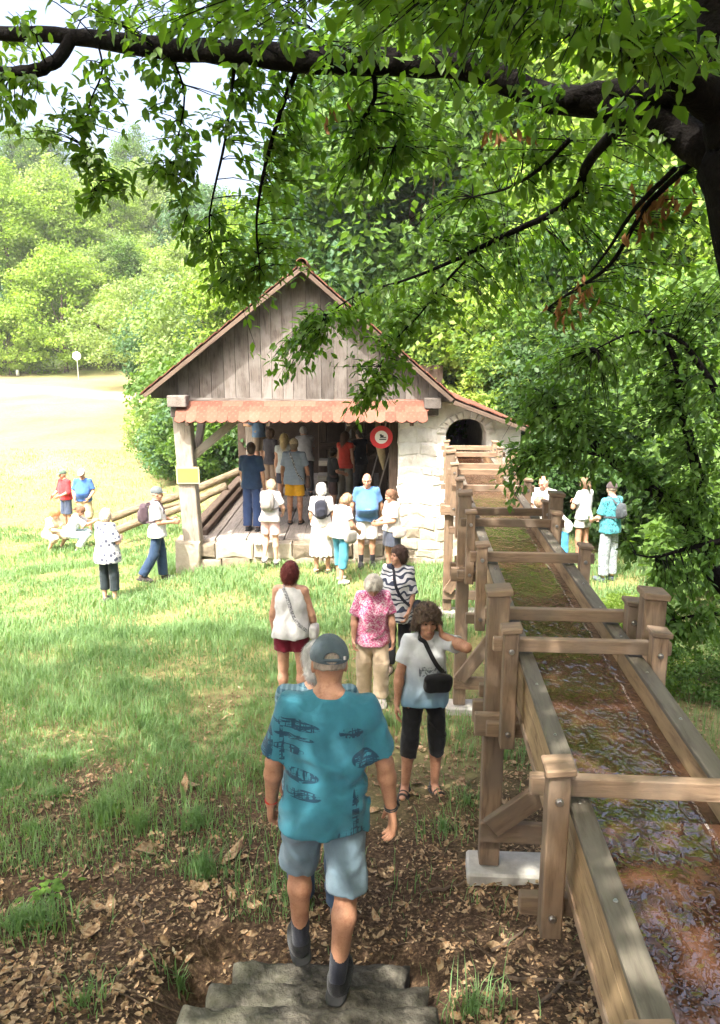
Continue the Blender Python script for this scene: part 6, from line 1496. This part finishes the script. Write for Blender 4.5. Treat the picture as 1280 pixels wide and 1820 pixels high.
person('woman with long reddish hair in pale yellow top crouching in the grass', x_, y_, gz(x_, y_), -PI/2-.5, 1.64, True, .2, skin=SKL, head=(.35, 0), arms={'l': ((-.1,.6,-.8), (.4,.9,-.1)), 'r': ((.1,.6,-.8), (-.4,.9,-.1))}, top=(mat_cloth((0.66,0.56,0.4)), dict(sleeve=.8, hem=.08)), bottom=(mat_cloth((0.45,0.38,0.26)), dict(kind='p', len=1.2, hem=.09)), shoes=((.3,.2,.14),), hair=('long', (.42,.17,.07), .18), **SQ)
# right of the flume
q = foot(1078, 1032)
person('man in turquoise shirt, grey cap and pale patterned trousers half hidden by leaves', q.x, q.y, q.z, .55, 1.76, False, .4, skin=SKL, head=(.15, .6), arms={'l': ((-.25,.2,-1), (.3,.7,-.3)), 'r': ((.25,.2,-1), (-.3,.7,-.3))}, top=(mat_cloth((0.07,0.36,0.42), 'print', (.03,.10,.13), .4), dict(sleeve=.8, hem=.1, loose=.02)), bottom=(mat_cloth((0.34,0.4,0.42), 'print', (.16,.20,.22), .5), dict(kind='p', len=1.9, hem=.08, lw=.02)), shoes=((.10,.12,.16),), hair=('crop', (.3,.25,.2)), cap=((.06,.045,.045),), pack=((.05,.06,.07), .7, 'small dark bag on the man in the turquoise shirt'))
x_, y_ = px_x(962, 13.6, 0), 13.6
person('bald man with flushed face in white shirt behind the flume', x_, y_, gz(x_, y_), PI-.7, 1.74, False, .4, skin=(.60,.30,.22), head=(.45, .2), top=(mat_cloth((0.562,0.554,0.546)), dict(sleeve=.8, hem=.1)), bottom=(mat_cloth((0.1,0.2,0.33)), dict(kind='p', len=1.9, hem=.08)), shoes=((.2,.2,.2),), hair=('fringe', (.45,.36,.28)))
x_, y_ = px_x(992, 12.9, 0), 12.9
person('person bending in white T-shirt and bright blue trousers beside the flume', x_, y_, gz(x_, y_), PI/2+.4, 1.72, False, .4, skin=SKL, lean=.75, head=(.3, 0), arms={'l': ((-.15,.6,-1), (.1,.7,-.7)), 'r': ((.15,.6,-1), (-.1,.7,-.7))}, top=(mat_cloth((0.569,0.562,0.554)), dict(sleeve=.8, hem=.1, loose=.02)), bottom=(mat_cloth((0.06,0.27,0.5)), dict(kind='p', len=1.5, hem=.085, lw=.01)), shoes=((.2,.2,.22),), hair=('short', (.3,.2,.13)))
x_, y_ = px_x(1032, 13.8, 0), 13.8
person('person in white shorts and grey top folding arms behind the bending person', x_, y_, gz(x_, y_), .6, 1.66, True, .2, head=(.1, .2), arms={'l': ((-.35,.25,-.9), (.8,.6,.3)), 'r': ((.35,.25,-.9), (-.8,.6,.3))}, top=(mat_cloth((0.5,0.52,0.55)), dict(sleeve=.7, hem=.06)), bottom=(mat_cloth((0.562,0.554,0.546)), dict(kind='p', len=.45, hem=.095)), shoes=((.5,.5,.5),), hair=('tail', (.2,.13,.08)))
# inside the mill
FZ = .42
def ins(px, y): return px_x(px, y, FZ)
person('man in navy T-shirt and blue work trousers standing at the edge of the mill floor', ins(450, 14.7), 14.7, FZ, -.25, 1.78, False, .2, head=(.05, -.45), arms={'l': ((-.15,.1,-1), (0,.3,-1)), 'r': ((.2,.05,-1), (.02,.2,-1))}, top=(mat_cloth((0.022,0.045,0.1)), dict(sleeve=.8, hem=.12, loose=.015)), bottom=(mat_cloth((0.03,0.055,0.14)), dict(kind='p', len=1.94, hem=.085, lw=.02)), shoes=((.04,.04,.045),), hair=('short', (.06,.04,.03)))
person('man in grey checked shirt, yellow shorts and straw hat from behind inside the mill', ins(525, 15.3), 15.3, FZ, -.05, 1.78, False, .4, skin=SKT, head=(.1, 0), arms={'l': ((-.25,.05,-1), (-.05,.2,-1)), 'r': ((.3,.05,-1), (.1,.2,-1))}, top=(mat_cloth((0.17,0.21,0.27), 'plaid', (.30,.35,.42), 1.6), dict(sleeve=.8, hem=.14, loose=.03)), bottom=(mat_cloth((0.62,0.32,0.02)), dict(kind='p', len=.8, hem=.098, lw=.02)), shoes=((.05,.04,.035), 'sandal'), hair=('short', (.2,.15,.1)), cap=((.45,.36,.24),), bag=((.10,.06,.05), (.12,.05,.13), 1, .10, 0, 'dark brown shoulder bag of the man in yellow shorts', (.03,.03,.04)))
person('woman with long blond hair in pale sleeveless top inside the mill', ins(508, 16.6), 16.6, FZ, .1, 1.74, True, .1, head=(.1, .2), top=(mat_cloth((0.52,0.54,0.52)), dict(sleeve=.3, hem=.1)), bottom=(mat_cloth((0.06,0.06,0.08)), dict(kind='p', len=.7, hem=.09)), hair=('long', (.55,.42,.22), .12), group=None)
person('man in denim shirt and beige shorts up at the rear of the mill', ins(463, 19.6), 19.6, FZ+.45, .9, 1.78, False, .3, head=(.3, 0), arms={'l': ((-.2,.4,-1), (.3,.9,.0)), 'r': ((.2,.4,-1), (-.3,.9,.0))}, top=(mat_cloth((0.11,0.18,0.28)), dict(sleeve=.9, hem=.12)), bottom=(mat_cloth((0.26,0.2,0.14)), dict(kind='p', len=1.0, hem=.09)), hair=('short', (.1,.07,.05)))
tag(timber('sawn_beam', (ins(463, 19.6)-.5, 19.6, FZ+.225), (ins(463, 19.6)+.5, 19.6, FZ+.225), .4, .45, floorw, None, bev=.01), 'thick sawn beam under the man in the denim shirt', 'beam')
person('boy in black T-shirt inside the mill', ins(592, 16.4), 16.4, FZ, -1.2, 1.45, False, 0, head=(.15, 0), arms={'l': ((-.15,.2,-1), (.2,.8,-.3)), 'r': ((.15,.2,-1), (-.2,.8,-.3))}, top=(mat_cloth((0.02,0.02,0.022)), dict(sleeve=.8, hem=.12)), bottom=(mat_cloth((0.08,0.05,0.05)), dict(kind='p', len=1.0, hem=.08)), hair=('full', (.05,.035,.025)))
person('woman in red sleeveless top with brown hair inside the mill', ins(614, 17.4), 17.4, FZ, -.4, 1.70, True, .1, head=(.1, .3), top=(mat_cloth((0.55,0.06,0.04)), dict(sleeve=.2, hem=.1)), bottom=(mat_cloth((0.2,0.19,0.15)), dict(kind='p', len=1.9, hem=.08)), hair=('long', (.12,.06,.035), .10))
person('woman in black sleeveless top with arms folded inside the mill', ins(640, 18.0), 18.0, FZ, .6, 1.70, True, .1, head=(.1, -.3), arms={'l': ((-.3,.25,-.9), (.8,.6,.2)), 'r': ((.3,.25,-.9), (-.8,.6,.2))}, top=(mat_cloth((0.015,0.015,0.018)), dict(sleeve=.15, hem=.1)), bottom=(mat_cloth((0.12,0.12,0.12)), dict(kind='p', len=1.9, hem=.08)), hair=('tail', (.05,.035,.025)))
person('man in pale grey shirt bending by the saw inside the mill', ins(545, 18.4), 18.4, FZ, .3, 1.75, False, .3, lean=.35, head=(.3, 0), arms={'l': ((-.2,.5,-1), (.2,.8,-.3)), 'r': ((.2,.5,-1), (-.2,.8,-.3))}, top=(mat_cloth((0.42,0.42,0.42)), dict(sleeve=.8, hem=.12)), bottom=(mat_cloth((0.05,0.05,0.06)), dict(kind='p', len=1.9, hem=.08)), hair=('short', (.35,.32,.28)))
person('woman in dark clothes with brown hair standing by the saw carriage', ins(483, 18.2), 18.2, FZ, -.6, 1.68, True, .2, head=(.1, 0), top=(mat_cloth((0.05,0.045,0.05)), dict(sleeve=.8, hem=.12)), bottom=(mat_cloth((0.22,0.16,0.11)), dict(kind='p', len=1.1, hem=.09)), hair=('bob', (.10,.06,.04)))
# ------------------------------------------------------------------ far road sign and post
p = ground_at(140, 676)
galv = mat_plain('galvanised', (.55, .55, .53), .5, 10, .1, .1, .4, .6)
rs = empty('road_sign', p, 0, 'small round white road sign on a pole by the field edge', 'sign')
sc = p.y / FPX
MB().tube([p, p + Vector((0,0,46*sc))], .035, 8).build('pole', galv, rs)
mb = disc((p.x, p.z + 42*sc), .001, .36, p.y-.06, p.y-.04, 24); mb.build('disc', whitem, rs)
q = ground_at(32, 668)
tag(MB().tube([q, q + Vector((0,0,.5)), q + Vector((0,0,.55))], [.14, .14, .08], 10).build('marker_stone', whitem, None, None, True), 'small white marker stone at the far edge of the field', 'stone')
# ------------------------------------------------------------------ thin haze added to lift and pale the far trees
def mk_haze(n):
    t = NT(n); v = t.n('ShaderNodeVolumePrincipled'); v.inputs['Color'].default_value = (.95, .97, 1, 1); v.inputs['Density'].default_value = .0004; v.inputs['Anisotropy'].default_value = .0
    t.t.links.new(v.outputs[0], t.out.inputs['Volume']); return t.m
hz = MB().box((0, 170, 22), (560, 520, 60)).build('haze', keep('haze', mk_haze)); tag(hz, 'thin haze volume added to pale the far trees', 'haze', kind='stuff')
